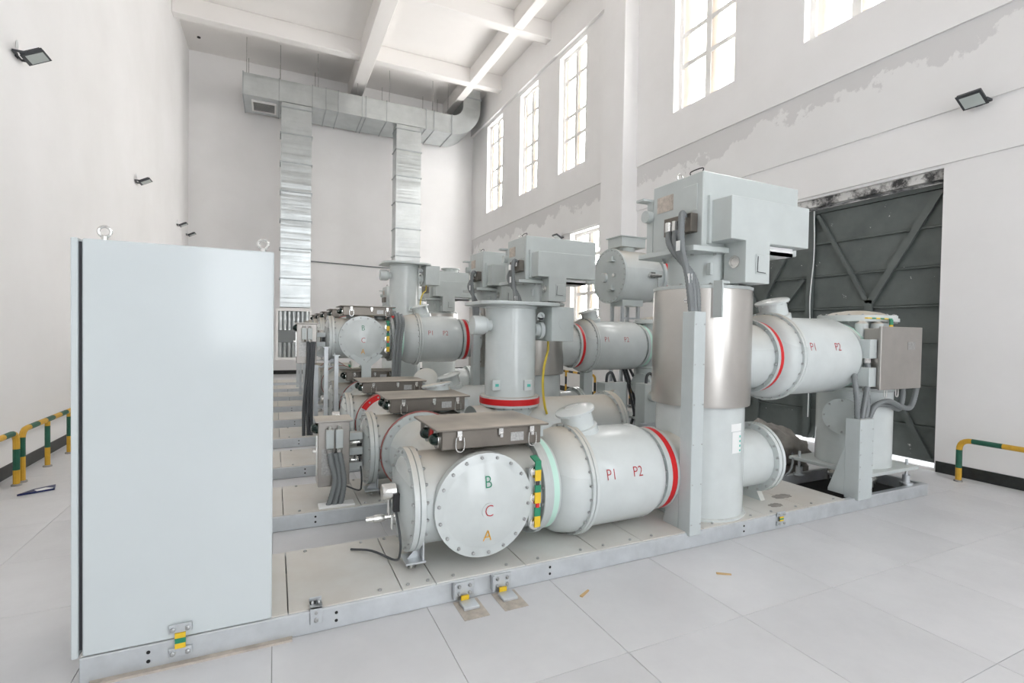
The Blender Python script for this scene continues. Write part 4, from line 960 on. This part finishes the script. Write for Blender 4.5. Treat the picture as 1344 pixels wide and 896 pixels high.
# small dark drive boxes seen between the columns
for (x, y, z0, z1, w, lb) in ((4.55, 6.3, .50, .94, .42, 'dark grey drive box with knob standing under the raised third row barrel'), (4.97, 5.88, .0, .95, .28, 'slim grey cabinet behind the nearest breaker column')):
    t = Thing('drive_box', lb, 'box', (x, y, .134))
    m = MB(); m.box(x, x+w, y, y+.22, z0, z1); t.part('housing', m, 'mech_paint', bevel=.006)
    m = MB(); m.lathe((x+.12, y, z1-.18), (0,-1,0), [(0, .07), (.05, .08), (.12, .08), (.12, 0)], 20); t.part('knob', m, 'tank_paint')
    m = MB(); m.tube([(x+.1, y+.1, z1), (x+.12, y+.1, z1+.12), (x+.2, y+.1, z1+.14), (x+.27, y+.1, z1)], .022, 8); t.part('cable_loop', m, 'conduit_dark')
    if z0 > .2: m = MB(); m.box(x+.1, x+w-.1, y+.05, y+.17, .134, z0); t.part('stand', m, 'mech_paint')
    m = MB(); m.box(x-.1, x+w, y-.06, y, z0-.1 if z0 > .3 else .3, z0 if z0 > .3 else .38); t.part('arm', m, 'galvanised')
conduits('cable_bundle', 'dark cables slanting down behind the nearest breaker column', [[(5.20, 6.75, 1.2), (5.32, 6.7, .8), (5.42, 6.6, .2)], [(5.26, 6.75, 1.2), (5.38, 6.7, .8), (5.48, 6.6, .2)], [(5.32, 6.75, 1.2), (5.5, 6.65, .7), (5.3, 6.6, .2)]], .022, 'conduit_dark', corr=0)

# ------------------------------------------------------------------ left side terminal boxes with conduits
def side_box(k, dz, label, clabel, detail=True):
    y0 = 3.16
    t = Thing('terminal_box', label, 'box', (.5, y0, .28), off(k, dz), 'terminal boxes on the left ends')
    m = MB(); m.box(.36, .63, y0, y0+.24, .28, .86); t.part('box_body', m, 'cabinet_steel', bevel=.006)
    m = MB(); m.box(.335, .655, y0-.03, y0+.27, .86, .878); t.part('lid', m, 'cabinet_steel', bevel=.004)
    for x in (.455, .535):
        m = MB(); m.box(x-.032, x+.032, y0-.06, y0, .63, .80); q = t.part('gland_box', m, 'flange_paint', bevel=.005)
        m = MB(); m.lathe((x, y0-.035, .63), (0,0,-1), [(0, .03), (.03, .03), (.04, .024)], 8); m.lathe((x, y0-.03, .80), (0,0,1), [(0, .02), (.03, .02)], 8); t.part('gland', m, 'chrome', parent=q)
    m = MB(); m.lathe((.36, y0+.07, .80), (-1,0,0), [(0, .05), (.012, .05), (.03, .045), (.05, .03), (.06, 0)], 16); t.part('sight_glass', m, 'glass_green')
    m = MB(); m.box(.345, .36, y0+.03, y0+.05, .38, .74); m.cyl((.345, y0+.04, .60), (.315, y0+.04, .60), .02, 10); t.part('hinge_bar', m, 'chrome')
    for z in (.70, .56, .42):
        m = MB(); m.box(.63, .76, y0+.08, y0+.16, z-.035, z+.035); t.part('mounting_arm', m, 'flange_paint', bevel=.004)
    m = MB(); m.box(.39, .49, y0-.003, y0, .38, .62); t.part('side_plate', m, 'plate_etched')
    return t
side_box(1, 0, 'stainless terminal box at the left end of the second low tank', '')
side_box(3, .9, 'stainless terminal box at the left end of the raised far tank', '')
b1 = 4.76
conduits('flexible_conduit_bundle', 'three grey conduits curving from the left terminal box down into the base',
    [[(.455, b1-.035, .60), (.47, b1-.06, .50), (.50, b1-.07, .36), (.47, b1-.09, .22), (.44, b1-.10, .135)], [(.50, b1-.04, .59), (.52, b1-.05, .46), (.535, b1-.07, .32), (.51, b1-.09, .2), (.49, b1-.10, .135)],
     [(.535, b1-.035, .59), (.56, b1-.05, .46), (.575, b1-.07, .34), (.56, b1-.09, .22), (.54, b1-.10, .135)]], .026, 'conduit_grey')
m = MB(); m.box(.36, .66, b1-.16, b1-.03, .134, .15); single('conduit_entry_plate', m, 'paper_white', 'white plate where the conduits enter the base', 'plate', org=(.5, b1-.1, .134), bevel=.003)
b3 = 7.96
conduits('flexible_conduit_bundle', 'dark conduits hanging from the raised left terminal box to the floor',
    [[(.455, b3-.035, 1.50), (.45, b3-.05, 1.2), (.42, b3-.06, .8), (.40, b3-.06, .5), (.40, b3-.08, .135)], [(.50, b3-.035, 1.50), (.49, b3-.05, 1.2), (.46, b3-.06, .8), (.45, b3-.06, .5), (.46, b3-.08, .135)], [(.535, b3-.035, 1.50), (.52, b3-.05, 1.2), (.50, b3-.06, .8), (.50, b3-.06, .5), (.50, b3-.08, .135)]], .026, 'conduit_dark')
# upright galvanised struts beside the left ends
for (x, y, h, lb) in ((.66, 7.75, 1.42, 'slim upright steel strut left of the raised lettered tank'), (.80, 7.72, 1.30, 'bright slim steel strut beside the raised lettered tank')):
    m = MB(); m.box(x, x+.055, y, y+.05, .134, h); m.box(x+.02, x+.055, y+.05, y+.075, .134, h); m.box(x-.03, x+.085, y-.03, y+.08, .134, .146); m.box(x-.02, x+.075, y-.01, y+.06, h, h+.012)
    single('steel_strut', m, 'galvanised', lb, 'strut', org=(x, y, .134))

# bundle of conduits beside the far P1 P2 barrel
conduits('flexible_conduit_bundle', 'grey conduits bundled between the far dome and far barrel', [[(1.66+.05*i, 7.75, 1.97-.02*i), (1.70+.045*i, 7.7, 1.8), (1.66+.045*i, 7.7, 1.4), (1.62+.045*i, 7.72, .14)] for i in range(3)], .028, 'conduit_grey')

# ------------------------------------------------------------------ tall control cabinet at the front left
t = Thing('control_cabinet', 'tall plain pale grey steel control cabinet at the front left', 'cabinet', (-.4, 3.2, .128))
m = MB(); m.box(-.808, -.002, 2.972, 3.62, .13, 2.10); t.part('housing', m, 'cabinet_paint', bevel=.006)
m = MB(); m.box(-.822, -.808, 2.985, 3.60, .16, 2.085); t.part('gasket', m, 'gasket')
m = MB(); m.box(-.848, -.822, 2.965, 3.62, .13, 2.10); t.part('door', m, 'cabinet_paint', bevel=.004)
for x in (-.735, -.055):
    m = MB(); eye_bolt(m, (x, 3.02, 2.10), .024, .007); t.part('eye_bolt', m, 'chrome')
def earth_link(x, y, z0, z1, label):
    t = Thing('earthing_link', label, 'earthing strap', (x, y, z0), (0,0,0), 'earthing links on the front rail')
    for z in (z0, z1-.04):
        m = MB(); m.box(x, x+.10, y-.012, y, z, z+.042); t.part('clamp_bar', m, 'galvanised', bevel=.002)
        m = MB()
        for xx in (x+.018, x+.082): m.lathe((xx, y-.012, z+.02), (0,-1,0), [(0, .012), (.01, .012), (.013, .006)], 6)
        t.part('bolt_pair', m, 'bolt_steel', stuff=True)
    n = 3; zz = [z0+.042+(z1-z0-.082)*i/n for i in range(n+1)]
    for i in range(n):
        m = MB(); m.box(x+.027, x+.073, y-.016, y-.008, zz[i], zz[i+1]); t.part('strap_stripe', m, ['yellow_paint', 'green_paint'][i % 2])
earth_link(-.465, 2.966, .045, .205, 'yellow and green earthing link at the foot of the tall cabinet')
earth_link(4.0, 2.966, .03, .15, 'small yellow and green earthing link right of the breaker foot')
# angle bracket on the rail
t = Thing('angle_bracket', 'galvanised angle bracket bolted over the front rail', 'bracket', (.22, 2.965, .05))
m = MB(); m.box(.19, .255, 2.957, 2.967, .055, .15); m.box(.19, .255, 2.957, 3.04, .14, .15); m.box(.19, .255, 3.03, 3.04, .15, .17); t.part('angle', m, 'galvanised', bevel=.002)
m = MB(); m.bolts((.222, 2.957, .08), (0,-1,0), 0, 1, .013); m.bolts((.222, 2.957, .118), (0,-1,0), 0, 1, .010, .004)
for xx in (.205, .24): m.bolts((xx, 3.0, .15), (0,0,1), 0, 1, .009)
t.part('bolt_set', m, 'bolt_steel', stuff=True)
# two earthing clamps sunk into the floor
for i, x in enumerate((1.03, 1.29)):
    t = Thing('floor_earth_clamp', ['galvanised earthing clamp on the rail, left of the pair', 'galvanised earthing clamp on the rail, right of the pair'][i], 'clamp', (x+.06, 2.9, 0))
    m = MB(); m.box(x, x+.13, 2.955, 2.968, .03, .118); t.part('rail_plate', m, 'galvanised', bevel=.002)
    m = MB(); m.box(x-.012, x, 2.925, 2.968, .03, .125); t.part('side_plate', m, 'galvanised')
    m = MB()
    for xx in (x+.03, x+.10):
        for z in (.05, .095): m.bolts((xx, 2.955, z), (0,-1,0), 0, 1, .012)
    t.part('bolt_set', m, 'bolt_steel', stuff=True)
    m = MB(); m.box(x+.035, x+.085, 2.925, 2.94, .012, .045); t.part('yellow_strap', m, 'yellow_paint')
    m = MB(); m.box(x+.02, x+.12, 2.83, 2.925, .004, .022); t.part('pad', m, 'galvanised', bevel=.003)
    m = MB(); m.box(x-.01, x+.15, 2.74, 2.955, .0005, .003); t.part('mortar_patch', m, 'concrete_dust')

# ------------------------------------------------------------------ loose things
random.seed(3)
bm = bmesh.new(); bmesh.ops.create_icosphere(bm, subdivisions=4, radius=1)
from mathutils import noise as mnoise
for v in bm.verts:
    p = v.co.copy(); sx = .62*(1-.25*max(0, -p.x)); 
    q = Vector((p.x*.50, p.y*(.24 - .09*max(0, -p.x)), p.z*(.20-.08*max(0, -p.x))))
    f = .05*mnoise.noise(p*2.3)+.03*mnoise.noise(p*5.1)
    q += p.normalized()*f
    q.z += .10*max(0, -p.x)**2
    v.co = q
rm = Matrix.Rotation(.46, 3, 'Y') @ Matrix.Rotation(0, 3, 'Z')
for v in bm.verts: v.co = rm @ v.co
me = bpy.data.meshes.new('cloth_sack'); bm.to_mesh(me); bm.free(); me.materials.append(MATS['sack_cloth']); me.polygons.foreach_set('use_smooth', [True]*len(me.polygons))
sk = bpy.data.objects.new('cloth_sack', me); COL.objects.link(sk); sk.location = (5.62, 4.15, .37); tag(sk, 'grey brown cloth sack slumped behind the breaker stub', 'sack')
# sack fold along its neck
m = MB(); m.box(4.9, 6.0, 4.02, 4.3, 0, .12); single('timber_block', m, 'sack_cloth', 'dusty block lying under the cloth sack', 'block', org=(5.4, 4.15, 0), bevel=.02)
m = MB(); m.tube([(4.5, 3.6, .145), (4.8, 3.62, .15), (5.15, 3.68, .2), (5.3, 3.75, .30), (5.5, 3.9, .33)], .012, 8); single('loose_cable', m, 'conduit_grey', 'thin grey cable trailing from the breaker stub to the right tank', 'cable')
m = MB(); m.prism([(-2.27, 6.50), (-2.02, 6.62), (-2.06, 6.78), (-2.20, 6.66)], 'z', .003, .02)
t = Thing('blue_booklet', 'small dark blue booklet dropped on the floor at the left', 'booklet', (-2.15, 6.64, 0))
t.part('cover', m, 'booklet_blue')
m = MB(); m.prism([(-2.14, 6.56), (-2.03, 6.62), (-2.10, 6.66), (-2.17, 6.60)], 'z', .02, .026); t.part('leaf', m, 'paper_white')
for (x, y, a, lb) in ((1.84, 2.72, .5, 'tan wood splinter on the floor near the front rail'), (2.9, 2.55, -.6, 'small tan wood chip on the floor tiles')):
    m = MB(); c_, s_ = math.cos(a), math.sin(a)
    m.prism([(x-.05*c_+.01*s_, y-.05*s_-.01*c_), (x+.05*c_+.006*s_, y+.05*s_-.006*c_), (x+.05*c_-.006*s_, y+.05*s_+.006*c_), (x-.05*c_-.01*s_, y-.05*s_+.01*c_)], 'z', .0005, .008)
    single('wood_chip', m, 'wood_tan', lb, 'wood chip', org=(x, y, 0))
for (x, y, rx, ry, lb) in ((4.49, 3.28, .12, .05, 'larger brown sawdust patch on the base plates'), (4.20, 3.13, .08, .04, 'smaller brown sawdust patch on the base plates')):
    m = MB(); N = 22; m.prism([(x+rx*math.cos(2*PI*i/N)*(1+.15*math.sin(5*i)), y+ry*math.sin(2*PI*i/N)*(1+.15*math.cos(3*i))) for i in range(N)], 'z', .1345, .138)
    single('sawdust_patch', m, 'sack_cloth', lb, 'sawdust', org=(x, y, .1345))
